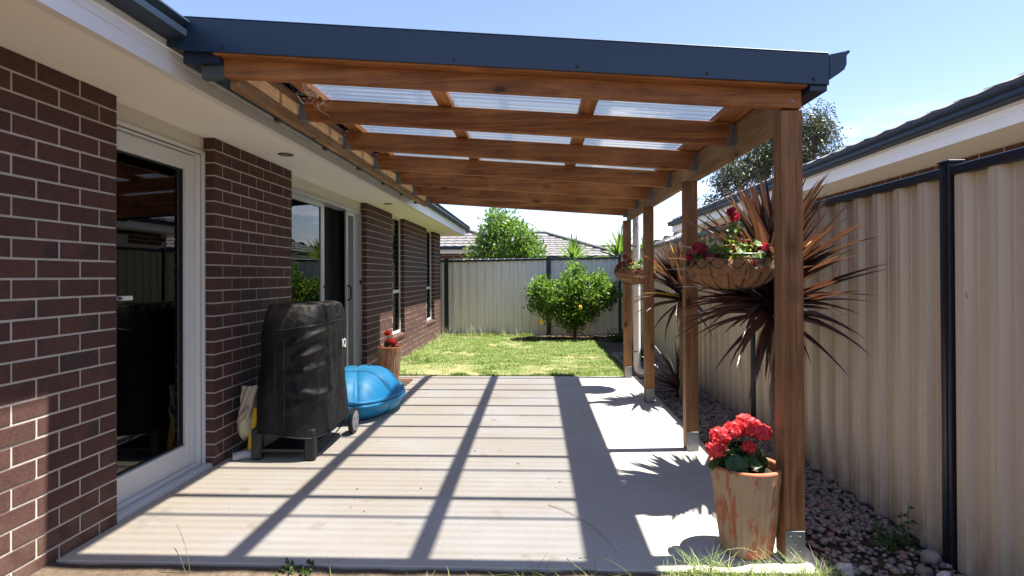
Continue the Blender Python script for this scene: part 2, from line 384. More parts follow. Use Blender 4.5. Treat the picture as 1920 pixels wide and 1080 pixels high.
def inst(name, me, parent, loc=(0, 0, 0), rot=(0, 0, 0), sc=(1, 1, 1)):
    o = bpy.data.objects.new(name, me); C.objects.link(o); o.parent = parent; o.location = loc; o.rotation_euler = rot; o.scale = sc
    return o
def copy_tree(o, parent=None):
    c = o.copy(); C.objects.link(c); c.parent = parent
    for ch in list(o.children): copy_tree(ch, c)
    return c

# ------------------------------------------------------------ ground
g = MB().box(-150, 150, -60, 260, -.6, -.16).build('ground', 'earth', kind='structure')
def lawn_z(x, y): return -.085 + .02 * mnoise.noise(Vector((x * .8, y * .8, 3))) - .012 * max(0, (y - 9) / 4)
g = MB().grid(lambda u, v: (-2.3 + u * 4.3, 7.3 + v * 6.4, lawn_z(-2.3 + u * 4.3, 7.3 + v * 6.4)), 60, 90).build('lawn', 'lawn', kind='structure')
MB().grid(lambda u, v: (-2.3 + u * 6, 0.2 + v * 2.298, -.032 + .024 * v - .03 * max(0, u - .58) * 2.4 * 1.2 + .016 * mnoise.noise(Vector((u * 30, v * 12, 0)))), 90, 40).build('dirt_strip', 'earth', kind='structure')
MB().grid(lambda u, v: (1.255 + u * .64, 2.47 + v * 10.7, -.06 + .018 * mnoise.noise(Vector((u * 4, v * 40, 0)))), 14, 160).build('garden_bed', 'bedsoil', kind='structure')
sl_ = MB().box(-2.17, 1.25, 2.515, 3.745, -.16, 0).box(-2.17, 1.25, 3.749, 7.3, -.16, 0)
sl_.build('patio_slab', 'concrete', bevel=.004, kind='structure')

# ------------------------------------------------------------ the house
H = thing('brick_house', (-2.16, 7, 0), 'dark brown brick house with cream soffit running along the left of the patio', 'house')
WX = -2.16
bmesh_cache = {}
def brick_mesh(ln, dep=.06, hgt=.076):
    k = (round(ln, 3), dep, hgt)
    if k not in bmesh_cache:
        a, b, c = dep / 2, ln / 2, hgt / 2; e = .0025
        m = MB().box(-a, a, -b, b, -c, c); me = m.mesh('brick')
        bm = bmesh.new(); bm.from_mesh(me); bmesh.ops.recalc_face_normals(bm, faces=bm.faces)
        ed = [x for x in bm.edges if all(abs(v.co.x - a) < 1e-6 for v in x.verts)]
        bmesh.ops.bevel(bm, geom=ed, offset=e, segments=1, affect='EDGES'); bm.to_mesh(me); bm.free()
        me.materials.append(M['brick']); bmesh_cache[k] = me
    return bmesh_cache[k]
spots = []   # (distance, y centre, z centre, length)
def face_bricks(y0, y1, ztop, first, zbot=-.12, from_end=False):
    k = 0; z = ztop
    while z > zbot:
        off = first[k % 2]; ys = []
        if from_end:
            y = y1; a = y1 - off
            segs = [(a, y1)]; y = a
            while y > y0 + .001: segs.append((max(y0, y - .24), y)); y -= .24
        else:
            segs = [(y0, y0 + off)]; y = y0 + off
            while y < y1 - .001: segs.append((y, min(y1, y + .24))); y += .24
        for a, b in segs:
            e0 = 0 if abs(a - y0) < 1e-6 else .005; e1 = 0 if abs(b - y1) < 1e-6 else .005
            if b - a - e0 - e1 > .03: spots.append((a + e0, b - e1, z - .076, z))
        z -= .086; k += 1
ST = 2.203
pier = [(-1.5, 2.89), (3.80, 5.03), (7.278, 8.616), (9.388, 11.322), (12.155, 12.93)]
face_bricks(pier[0][0], pier[0][1], ST, (.235, .115), from_end=True)
for p in pier[1:]: face_bricks(p[0], p[1], ST, (.105, .225))
for a, b in ((8.616, 9.388), (11.322, 12.155)): face_bricks(a, b, ST - 22 * .086, (.12, .235))
def seen(s): return s[1] > 2.05 and s[3] > -.02
order = sorted([s for s in spots if seen(s)], key=lambda s: (s[0] + s[1]) / 2)[:290]
oset = set(order)
bulk = MB()
for s in spots:
    ln = s[1] - s[0]; yc = (s[0] + s[1]) / 2; zc = (s[2] + s[3]) / 2; dx = random.uniform(-.0012, .0012)
    if s in oset:
        inst('brick', brick_mesh(ln), H, (WX - .03 + dx - H.location.x, yc - H.location.y, zc), (random.uniform(-.004, .004), 0, random.uniform(-.004, .004)))
    else:
        bulk.box(WX - .06, WX + dx, s[0], s[1], s[2], s[3])
# returns at openings and the far end wall
ret = MB()
for (y, side) in ((pier[1][0], -1), (pier[2][0], -1), (pier[3][0], -1), (pier[4][0], -1), (pier[4][1], 1), (pier[0][1], 1)):
    z = ST; k = 0
    while z > -.1:
        w = .10
        a, b = (y - .002, y + .05) if side < 0 else (y - .05, y + .002)
        ret.box(WX - w, WX - .0605, a + random.uniform(-.001, .001) if side < 0 else a, b, z - .076, z)
        # return face of the quoin brick
        ret.box(WX - .0605, WX - .001, (y - .0025) if side < 0 else y - .03, (y + .03) if side < 0 else y + .0025, z - .076, z)
        z -= .086; k += 1
z = ST; k = 0
while z > -.1:
    x = -2.16
    for j in range(16): ret.box(x - .23 - (k % 2) * .0, x, 12.9, 12.934, z - .076, z) if j or True else None; x -= .24
    z -= .086; k += 1
bulk.v += []; tagb = bulk.build('brick', 'brick', H, kind='stuff'); ret.build('brick', 'brick', H, kind='stuff')
for a, b in pier: MB().box(-2.26, WX - .0035, a + .001, b - .001, -.14, ST).build('mortar_wall', 'mortar', H)
for a, b in ((8.616, 9.388), (11.322, 12.155)): MB().box(-2.26, WX - .0035, a, b, -.14, ST - 22 * .086 + .002).build('mortar_wall', 'mortar', H)
MB().box(-6.2, -2.265, 12.84, 12.931, -.14, ST).build('mortar_wall', 'mortar', H)
# brick sills
for a, b in ((8.616, 9.388), (11.322, 12.155)):
    n = 7; w = (b - a) / n; zt = ST - 22 * .086
    for i in range(n):
        MB().add([(x, y, z) for x, y, z in ((-2.24, a + i * w + .005, zt + .01), (-2.24, a + (i + 1) * w - .005, zt + .01), (WX + .012, a + (i + 1) * w - .005, zt - .02), (WX + .012, a + i * w + .005, zt - .02),
                 (-2.24, a + i * w + .005, zt + .055), (-2.24, a + (i + 1) * w - .005, zt + .055), (WX + .014, a + (i + 1) * w - .005, zt + .025), (WX + .014, a + i * w + .005, zt + .025))],
                 [(0, 1, 2, 3), (4, 5, 6, 7), (0, 1, 5, 4), (1, 2, 6, 5), (2, 3, 7, 6), (3, 0, 4, 7)]).build('sill_brick', 'brick', H)
# interior
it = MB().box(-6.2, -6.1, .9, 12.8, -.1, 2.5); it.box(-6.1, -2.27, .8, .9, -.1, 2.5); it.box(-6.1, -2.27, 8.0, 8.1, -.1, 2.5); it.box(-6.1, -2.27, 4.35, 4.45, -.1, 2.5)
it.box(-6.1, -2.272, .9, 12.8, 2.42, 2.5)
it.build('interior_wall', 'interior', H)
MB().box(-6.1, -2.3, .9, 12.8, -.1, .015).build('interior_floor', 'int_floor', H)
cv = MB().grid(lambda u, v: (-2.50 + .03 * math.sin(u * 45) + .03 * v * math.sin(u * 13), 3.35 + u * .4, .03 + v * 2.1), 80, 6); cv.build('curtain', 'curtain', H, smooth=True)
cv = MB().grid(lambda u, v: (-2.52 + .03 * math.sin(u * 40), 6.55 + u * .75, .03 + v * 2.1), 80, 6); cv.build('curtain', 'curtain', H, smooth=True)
# soffit, fascia, gutter
MB().box(-2.3, -1.70, -1.5, 13.36, 2.2055, 2.215).box(-3.6, -2.3, 12.86, 13.36, 2.2055, 2.215).build('soffit', 'soffit', H)
fp = [(-1.700, 2.190), (-1.655, 2.190), (-1.655, 2.252), (-1.659, 2.254), (-1.659, 2.258), (-1.655, 2.260), (-1.655, 2.296), (-1.648, 2.301), (-1.655, 2.306), (-1.655, 2.40), (-1.700, 2.40)]
MB().prism(fp, 'y', -1.5, 13.36).build('fascia', 'fascia', H)
MB().box(-3.6, -1.70, 13.36, 13.40, 2.19, 2.40).build('fascia', 'fascia', H)
gp = [(-1.653, 2.333), (-1.575, 2.336), (-1.562, 2.345), (-1.560, 2.372), (-1.568, 2.384), (-1.556, 2.394), (-1.548, 2.408), (-1.552, 2.418), (-1.562, 2.416), (-1.572, 2.40), (-1.575, 2.35), (-1.648, 2.345), (-1.648, 2.415), (-1.653, 2.415)]
MB().prism(gp, 'y', -1.5, 13.44).build('gutter', 'gutter', H)
MB().box(-3.6, -1.553, 13.402, 13.50, 2.336, 2.415).build('gutter', 'gutter', H)
for y in (-.3, .9, 2.2, 8.6, 9.8, 11, 12.2, 13.2):
    MB().box(-1.65, -1.556, y, y + .012, 2.405, 2.4205).build('gutter_strap', 'gutter', H)
# roof: tile courses
def tile_rows(mb, x0, x1, y0, up, nrow, zr, ax, hip0=0, hip1=0, slope=.4, run=.3, per=.3, step=.1, rise=.022):
    """courses starting at line y0 (or x0), stepping towards 'up' sign; ax is the axis the eave runs along"""
    for r in range(nrow):
        a = x0 + hip0 * r * run; b = x1 - hip1 * r * run
        if b - a < .15: break
        n = max(2, int((b - a) / step)); vs = []
        for i in range(n + 1):
            t = a + (b - a) * i / n; w = .012 * math.cos(2 * PI * t / per)
            p0 = y0 + up * (r * run - .01); p1 = y0 + up * ((r + 1) * run + .02)
            z0 = zr + r * run * slope; z1 = zr + (r + 1) * run * slope
            for (p, z) in ((p0, z0 - .005), (p0 + up * (.004), z0 + rise + w), (p1, z1 + w * .6)):
                vs.append((t, p, z) if ax == 'x' else (p, t, z))
        fs = []
        for i in range(n):
            for q in range(2): fs.append((i * 3 + q, i * 3 + 3 + q, i * 3 + 4 + q, i * 3 + 1 + q))
        mb.add(vs, fs)
rf = MB(); tile_rows(rf, -1.5, 13.4, -1.60, -1, 14, 2.42, 'y', 0, 1); rf.build('roof_tiles', 'tile', H, kind='stuff', fix=False)
# downlights
for y in (4.35, 7.40):
    d = MB().lathe([(.036, 2.2052), (.040, 2.196), (.054, 2.198), (.058, 2.2045), (.058, 2.206)], -1.913, y, 24).build('downlight', 'lamp_ring', H, smooth=True)
    MB().lathe([(.0001, 2.2045), (.034, 2.204), (.034, 2.206)], -1.913, y, 20).build('lamp_lens', 'lens', d)

def frame_box(mb, x0, x1, y0, y1, z0, z1, w, wb=None, wt=None):
    wb = w if wb is None else wb; wt = w if wt is None else wt
    mb.box(x0, x1, y0, y0 + w, z0, z1); mb.box(x0, x1, y1 - w, y1, z0, z1)
    mb.box(x0, x1, y0 + w, y1 - w, z0, z0 + wb); mb.box(x0, x1, y0 + w, y1 - w, z1 - wt, z1)
    return mb
# door 1
MB().box(-2.27, -2.235, 2.86, 3.80, 2.112, 2.2045).build('header_board', 'header', H)
D = MB(); frame_box(D, -2.31, -2.238, 2.885, 3.770, .012, 2.080, .022, .03, .008); D.box(-2.31, -2.222, 3.776, 3.798, .012, 2.108).box(-2.31, -2.222, 2.885, 3.776, 2.086, 2.108)
door = D.build('door', 'white', H, bevel=.002)
MB().box(-2.30, -2.2395, 3.7702, 3.7758, .02, 2.0858).box(-2.30, -2.2395, 2.89, 3.77, 2.0802, 2.0858).build('seal', 'black', door)
frame_box(MB(), -2.335, -2.268, 2.93, 3.743, .042, 2.067, .085, .14, .10).build('sash', 'white', door, bevel=.003)
frame_box(MB(), -2.31, -2.29, 3.012, 3.660, .180, 1.969, .012).build('glazing_bead', 'black', door)
MB().box(-2.303, -2.299, 3.016, 3.657, .184, 1.965).build('glass', 'glass', door)
MB().box(-2.268, -2.16 - .045, 2.985, 3.0, 1.145, 1.165).box(-2.225, -2.205, 2.985, 3.075, 1.143, 1.167).build('handle', 'white', door, bevel=.003)
mk = MB()
for i in range(6):
    for dy in (-.012, .012):
        yy = 3.09 + i * .095 + dy; zz = 1.085
        for sg in (1, -1):
            mk.add([(-2.2975, yy - .009, zz - sg * .014), (-2.2975, yy - .007, zz - sg * .016), (-2.2975, yy + .009, zz + sg * .014), (-2.2975, yy + .007, zz + sg * .016)], [(0, 1, 2, 3)])
mk.build('glass_marker', 'marker', door)
MB().box(-2.30, -2.175, 2.885, 3.797, -.02, .012).box(-2.225, -2.178, 2.885, 3.797, .0125, .022).build('door_sill', 'white', H, bevel=.002)
# door 2
MB().box(-2.27, -2.235, 5.03, 7.278, 2.09, 2.2045).build('header_board', 'header', H)
D = MB(); frame_box(D, -2.36, -2.222, 5.031, 7.276, .006, 2.085, .035, .03, .035)
for y in (7.06, 7.12, 7.18): D.box(-2.34, -2.228, y, y + .022, .036, 2.05)
door = D.build('door', 'grey_alu', H, bevel=.002)
frame_box(MB(), -2.295, -2.265, 5.07, 6.05, .04, 2.05, .045, .07, .05).build('fixed_sash', 'grey_alu', door, bevel=.002)
MB().box(-2.282, -2.278, 5.11, 6.01, .1, 2.0).build('glass', 'glass', door)
frame_box(MB(), -2.335, -2.305, 5.25, 6.20, .04, 2.05, .045, .07, .05).build('sliding_sash', 'white', door, bevel=.002)
MB().box(-2.322, -2.318, 5.29, 6.16, .1, 2.0).build('glass', 'glass', door)
frame_box(MB(), -2.262, -2.238, 6.74, 7.055, .04, 2.05, .05, .07, .05).build('screen_frame', 'grey_alu', door, bevel=.002)
MB().box(-2.252, -2.248, 6.785, 7.01, .1, 2.0).build('screen_panel', 'interior', door)
MB().tube([(-2.305, 6.18, .98), (-2.27, 6.185, 1.0), (-2.262, 6.185, 1.07), (-2.27, 6.185, 1.14), (-2.305, 6.18, 1.16)], .010, 8).build('handle', 'black', door, smooth=True)
MB().tube([(-2.238, 6.77, .98), (-2.20, 6.77, 1.0), (-2.195, 6.77, 1.07), (-2.20, 6.77, 1.14), (-2.238, 6.77, 1.16)], .011, 8).build('handle', 'black', door, smooth=True)
MB().box(-2.23, -2.205, 7.20, 7.235, 1.17, 1.22).build('catch', 'plastic_black', door)
MB().box(-2.36, -2.18, 5.03, 7.278, -.02, .006).build('door_sill', 'grey_alu', H)
# windows
for a, b in ((8.616, 9.388), (11.322, 12.155)):
    z0 = ST - 22 * .086 + .045
    w = frame_box(MB(), -2.26, -2.228, a + .002, b - .002, z0, 2.2, .028, .04, .03)
    w.box(-2.25, -2.23, a + .030, b - .030, 1.0, 1.05); win = w.build('window', 'white', H, bevel=.002)
    MB().box(-2.245, -2.241, a + .02, b - .02, z0 + .04, 2.18).build('pane', 'glass', win)

# ------------------------------------------------------------ pergola
P = thing('pergola', (-.15, 4.9, 0), 'timber pergola with clear corrugated roof and dark blue edge attached to the house', 'pergola')
SL = .0735
def rb(x): return 2.190 - SL * (x + 1.43)          # underside of the rafters
RT = .130
def rot_pts(): pass
for i, y in enumerate((2.60, 4.215, 5.80, 7.20)):
    x0 = (1.084, 1.07, 1.075, 1.08)[i]; zt = 1.992 if i == 0 else 1.944
    g1 = .0016
    pl = [(x0, y), (x0 + .031, y), (x0 + .032, y + g1), (x0 + .033, y), (x0 + .058, y), (x0 + .059, y + g1), (x0 + .060, y), (x0 + .09, y), (x0 + .09, y + .09), (x0, y + .09)]
    o = MB().prism(pl, 'z', .025, zt).build('post', 'post', P)
    b = MB().box(x0 + .003, x0 + .088, y - .005, y - .0005, .0, .140).box(x0 + .003, x0 + .088, y + .0905, y + .095, .0, .140).box(x0 + .002, x0 + .089, y - .005, y + .095, .001, .006).build('post_bracket', 'galv', o, bevel=.001)
    for (dx, z) in ((.025, .115), (.065, .115), (.025, .045), (.065, .05), (.045, .08)):
        MB().tube([(x0 + dx, y - .011, z), (x0 + dx, y - .005, z)], .006, 6).build('bolt', 'galv', o)
ys = [2.60, 3.33, 4.10, 4.89, 5.68, 6.46, 7.20]
for i, y in enumerate(ys):
    xa, xb = (-1.497, 1.172) if i == 0 else (-1.383, 1.128)
    if i == 6: xb = 1.128
    y1 = y + .045
    m = MB().sbox(xa, xb, y, y1, rb(xa), rb(xa) + RT, rb(xb), rb(xb) + RT)
    o = m.build('rafter', 'wood_x', P, bevel=.003)
    if i:
        for (xe, sg) in ((-1.385, 1), (1.130, -1)):
            zb = rb(xe)
            h = MB().prism([(xe + sg * .001, zb - .004), (xe + sg * .055, zb - .004), (xe + sg * .055, zb + .03), (xe + sg * .03, zb + .055), (xe + sg * .034, zb + .115), (xe + sg * .001, zb + .115)], 'y', y - .0025, y - .0005)
            h.box(min(xe, xe + sg * .002) , max(xe, xe + sg * .002), y - .03, y + .075, zb, zb + .11)
            h.box(min(xe, xe + sg * .055), max(xe, xe + sg * .055), y - .002, y + .047, zb - .0045, zb - .0025)
            h.build('joist_hanger', 'galv', o)
            nb = MB()
            for q in range(5): nb.tube([(xe + sg * random.uniform(.01, .03), y - .005, zb + .012 + q * .021), (xe + sg * .018, y - .001, zb + .012 + q * .021)], .0028, 5)
            nb.build('nail', 'black', o)
    else:
        for (x, dz) in ((-1.46, .03), (-1.455, .10), (1.13, .03), (1.135, .11)):
            MB().tube([(x, y - .004, rb(x) + dz), (x, y, rb(x) + dz)], .008, 8).build('bolt', 'galv', o)
MB().box(-1.43, -1.385, 2.646, 7.29, 2.148, 2.325).build('ledger', 'wood_pale', P, bevel=.003)
MB().box(1.130, 1.172, 2.692, 7.29, 1.945, 2.125).build('edge_beam', 'wood_pale', P, bevel=.003)
for x in (-1.29, -.525, .29, 1.06):
    zt = rb(x) + RT + .002
    xr = x + (.117 if x > 1 else .042); zt += SL * .042; MB().sbox(x - .042, xr, 2.60, 7.93, zt, zt + .036, zt - SL * (xr - x + .042), zt - SL * (xr - x + .042) + .036).build('batten', 'wood_y', P, bevel=.002)
for y in ys: MB().box(-1.535, -1.432, y - .005, y + .035, 2.180, 2.239).build('spacer_bracket', 'bracket', P)
MB().box(-1.60, -1.432, 2.56, 7.30, 2.24, 2.33).build('gutter_tray', 'gutter', P)
# roof sheets
def sheet_z(x): return rb(x) + RT + .051
k = 0; y = 2.50
for k in range(8):
    ya = 2.555 if k == 0 else 3.07 + (k - 1) * .745; yb = min(3.11 if k == 0 else ya + .785, 7.94); lift = .0015 * (k % 2)
    if ya > 7.8: break
    n = int((yb - ya) / .076 * 10); vs = []
    for i in range(n + 1):
        yy = ya + (yb - ya) * i / n; z = .0085 * math.cos(2 * PI * (yy) / .0762) + lift * 1.0
        vs += [(-1.50, yy, sheet_z(-1.5) + z), (1.30, yy, sheet_z(1.30) + z)]
    fs = [(2 * i, 2 * i + 1, 2 * i + 3, 2 * i + 2) for i in range(n)]
    MB().add(vs, fs).build('roof_sheet', 'poly', P, smooth=True, fix=False)
def slant_bar(name, y0, y1, xa, xb, ha, hb, za, zb, mat='navy', bev=0.002):
    return MB().sbox(xa, xb, y0, y1, za, za + ha, zb, zb + hb).build(name, mat, P, bevel=bev)
zb_ = lambda x: 2.277 - SL * (x + 1.467)
slant_bar('barge_board', 2.525, 2.535, -1.60, 1.255, .150, .134, zb_(-1.60), zb_(1.255))
MB().add([(-1.60, 2.525, zb_(-1.6) + .02), (-1.60, 2.535, zb_(-1.6) + .02), (-1.60, 2.525, zb_(-1.6) + .06), (-1.69, 2.525, 2.318), (-1.69, 2.535, 2.318), (-1.60, 2.535, zb_(-1.6) + .06), (-1.6, 2.525, zb_(-1.6)), (-1.6, 2.535, zb_(-1.6))], [(6, 7, 4, 3), (6, 3, 2), (7, 4, 5), (3, 4, 5, 2)]).build('barge_end', 'navy', P)
slant_bar('barge_cap', 2.524, 2.62, -1.60, 1.255, .004, .004, zb_(-1.60) + .151, zb_(1.255) + .135)
slant_bar('barge_board', 7.945, 7.955, -1.60, 1.255, .160, .136, zb_(-1.60), zb_(1.255))
slant_bar('barge_packer', 2.5365, 2.598, -1.45, 1.17, .05, .05, zb_(-1.45) - .006, zb_(1.17) - .006, 'wood_x')
bs = MB()
for x in (-1.40, -.36, .18, .74, 1.19): bs.tube([(x, 2.520, zb_(x) + .022), (x, 2.526, zb_(x) + .022)], .007, 8)
bs.build('screw', 'black', P)
MB().sbox(-1.63, -1.335, 2.54, 7.94, 2.438, 2.442, 2.406, 2.410).build('roof_flashing', 'navy', P)
MB().box(-1.62, -1.40, 2.62, 3.0, 2.446, 2.462).build('flashing_upstand', 'navy', P)
gq = [(1.255, 2.135), (1.30, 2.128), (1.322, 2.145), (1.328, 2.175), (1.326, 2.205), (1.340, 2.212), (1.345, 2.222), (1.335, 2.226), (1.322, 2.216), (1.32, 2.15), (1.298, 2.134), (1.257, 2.141), (1.257, 2.20), (1.255, 2.20)]
MB().prism(gq, 'y', 2.53, 7.95).build('gutter', 'navy', P)
MB().prism([(1.257, 2.10), (1.257, 2.208), (1.343, 2.224), (1.328, 2.20), (1.328, 2.165), (1.318, 2.142), (1.29, 2.125)], 'y', 2.526, 2.530).build('gutter_end_cap', 'navy', P)
MB().box(1.179, 1.252, 2.537, 7.94, 2.055, 2.16).build('gutter_board', 'navy', P, bevel=.002)
# downpipe on the far post
MB().tube([(1.275, 7.37, 2.14), (1.262, 7.37, 2.0), (1.262, 7.37, .14), (1.268, 7.37, .085), (1.30, 7.368, .045), (1.35, 7.365, .03), (1.44, 7.36, .025)], [.045] * 7, 20).build('downpipe', 'pvc', P, smooth=True)
for z in (1.62, .30): MB().box(1.16, 1.262, 7.318, 7.3225, z, z + .018).build('pipe_clip', 'galv', P)
# cobweb by the house end of the first rafter
cw = MB()
for i in range(70):
    a = Vector((random.gauss(-1.20, .05), random.gauss(3.03, .09), random.gauss(2.27, .03))); b = a + Vector((random.gauss(0, .05), random.gauss(0, .05), random.gauss(-.01, .03)))
    cw.tube([a, (a + b) / 2 + Vector((0, 0, -.01)), b], .0006, 3)
tag(cw.build('cobweb', 'cobweb', kind='stuff'), 'dusty pale cobweb between first rafters and house beam', 'cobweb')

# ------------------------------------------------------------ fences
def fence_sheet(p0, p1, z0, z1, parent, side, fm='fence'):
    """trapezoidal sheet between p0 and p1; side = +-1 sends the ribs to that side"""
    d = Vector((p1[0] - p0[0], p1[1] - p0[1], 0)); Ln = d.length; d.normalize(); nrm = Vector((-d.y, d.x, 0)) * side
    n = max(1, round(Ln / .188)); pit = Ln / n; pts = []
    for i in range(n):
        b = i * pit
        for t, o in ((0, 0), (.42, 0), (.435, .004), (.45, 0), (.56, 0), (.64, .033), (.76, .033), (.78, .029), (.80, .033), (.92, .033)): pts.append((b + t * pit, o))
    pts.append((Ln, 0)); vs = []
    for t, o in pts:
        q = Vector((p0[0], p0[1], 0)) + d * t + nrm * (o - .016); vs += [(q.x, q.y, z0), (q.x, q.y, z1)]
    fs = [(2 * i, 2 * i + 1, 2 * i + 3, 2 * i + 2) for i in range(len(pts) - 1)]
    return MB().add(vs, fs).build('fence_sheet', fm, parent, fix=False)
FR = thing('steel_fence', (1.87, 6, -.05), 'cream corrugated steel fence with dark blue posts along the right side', 'fence')
for k in range(-1, 5):
    ya = 2.69 + 2.35 * k; yb = min(ya + 2.35, 12.85)
    if ya > 12.5: break
    o = MB().box(1.838, 1.902, ya - .032, ya + .032, -.12, 1.765)
    o.box(1.8355, 1.838, ya - .012, ya + .012, -.12, 1.755)
    o.build('post', 'fence_navy', FR, bevel=.004)
    MB().box(1.833, 1.907, ya - .037, ya + .037, 1.765, 1.776).build('post_cap', 'fence_navy', FR, bevel=.002)
    for j in range(3):
        s0 = ya + .03 + (yb - ya - .06) * j / 3; s1 = ya + .03 + (yb - ya - .06) * (j + 1) / 3
        fence_sheet((1.87, s0), (1.87, s1), -.10, 1.72, FR, 1)
    MB().box(1.842, 1.898, ya + .0325, yb - .0325, 1.705, 1.748).build('top_rail', 'fence_navy', FR, bevel=.004)
    MB().box(1.842, 1.898, ya + .0325, yb - .0325, -.12, -.045).build('bottom_rail', 'fence_navy', FR, bevel=.004)
FB = thing('steel_fence', (0, 13.1, -.1), 'cream corrugated steel fence across the back of the lawn', 'fence')
def by(x): return 13.115 - .112 * x
xs_ = [-4.44, -2.085, .275, 1.86]
for i, xa in enumerate(xs_):
    y = by(xa); zt = 1.655 + .012 * xa + .02
    MB().box(xa - .045, xa + .045, y - .035, y + .035, -.15, zt + .02).build('post', 'fence_navy', FB, bevel=.004)
    MB().box(xa - .05, xa + .05, y - .04, y + .04, zt + .02, zt + .032).build('post_cap', 'fence_navy', FB, bevel=.002)
    if i < 3:
        xb = xs_[i + 1]
        for j in range(3):
            s0 = xa + .04 + (xb - xa - .08) * j / 3; s1 = xa + .04 + (xb - xa - .08) * (j + 1) / 3
            fence_sheet((s0, by(s0)), (s1, by(s1)), -.13, 1.66, FB, -1, 'fence_back_lit')
        za, zb2 = 1.655 + .012 * xa, 1.655 + .012 * xb
        MB().add([(xa + .047, by(xa) - .03, za - .045), (xa + .047, by(xa) - .03, za), (xa + .047, by(xa) + .03, za - .045), (xa + .047, by(xa) + .03, za), (xb - .047, by(xb) - .03, zb2 - .045), (xb - .047, by(xb) - .03, zb2), (xb - .047, by(xb) + .03, zb2 - .045), (xb - .047, by(xb) + .03, zb2)],
                 [(0, 1, 3, 2), (4, 6, 7, 5), (0, 4, 5, 1), (2, 3, 7, 6), (0, 2, 6, 4), (1, 5, 7, 3)]).build('top_rail', 'fence_navy', FB, bevel=.003)

# ------------------------------------------------------------ neighbouring houses
NB = thing('neighbour_house', (3.4, 7.5, 0), 'neighbouring brick house with dark blue gutter behind the right fence', 'house')
MB().box(3.405, 7.5, -1.5, 12.2, -.15, 2.19).build('mortar_wall', 'mortar', NB)
for r in range(4):
    z = 2.187 - r * .086
    for i in range(58):
        yb0 = -1.4 + i * .24 + (.12 if r % 2 else 0)
        if yb0 > 12: continue
        if yb0 > 2.5 and r < 3: inst('brick', brick_mesh(.23), NB, (3.402 + .03 - .0 - NB.location.x, yb0 + .115 - NB.location.y, z - .038), (0, 0, PI))
lo = MB()
for r in range(4, 27):
    z = 2.187 - r * .086
    for i in range(57): yb0 = -1.4 + i * .24 + (.12 if r % 2 else 0); lo.box(3.401, 3.44, yb0, yb0 + .23, z - .076, z)
lo.build('brick', 'brick', NB, kind='stuff')
MB().box(2.96, 3.5, -1.5, 12.66, 2.195, 2.205).build('soffit', 'white_paint', NB)
MB().prism([(-x + 1.30, z) for x, z in fp], 'y', -1.5, 12.66).build('fascia', 'white_paint', NB)
MB().box(2.95, 6.5, 12.662, 12.70, 2.19, 2.40).build('fascia', 'fascia', NB)
MB().prism([(-x + 1.30, z - .008) for x, z in gp], 'y', -1.5, 12.75).build('gutter', 'gutter', NB)
tm = MB()
def tl(u, v): return ((u - .5) * .315, v * .34, .014 * math.cos(2 * PI * u) + (.012 if v > .5 else .012))
t_ = MB(); vs = []
for j in (0, 1):
    for i in range(7):
        u = i / 6; vs.append(((u - .5) * .31, j * .34, .005 * math.cos(2 * PI * u) + .016))
for i in range(7): u = i / 6; vs.append(((u - .5) * .31, 0, .005 * math.cos(2 * PI * u) - .004))
t_.add(vs, [(i, i + 1, i + 8, i + 7) for i in range(6)] + [(14 + i, 15 + i, i + 1, i) for i in range(6)]); tme = t_.mesh('roof_tile'); tme.materials.append(M['tile'])
for i in range(50):
    yy = -1.3 + i * .29
    if yy > 12.6: break
    if yy > 2.3: inst('roof_tile', tme, NB, (2.90 - NB.location.x, yy - NB.location.y, 2.435), (math.atan(.4), random.uniform(.012, .026), -PI / 2))
rf = MB(); tile_rows(rf, -1.5, 12.7, 3.19, 1, 13, 2.55, 'y', 0, 1); rf.build('roof_tiles', 'tile', NB, kind='stuff', fix=False)
MB().box(3.395, 3.401, 9.5, 11.0, 1.25, 2.1).build('window', 'grey_alu', NB)

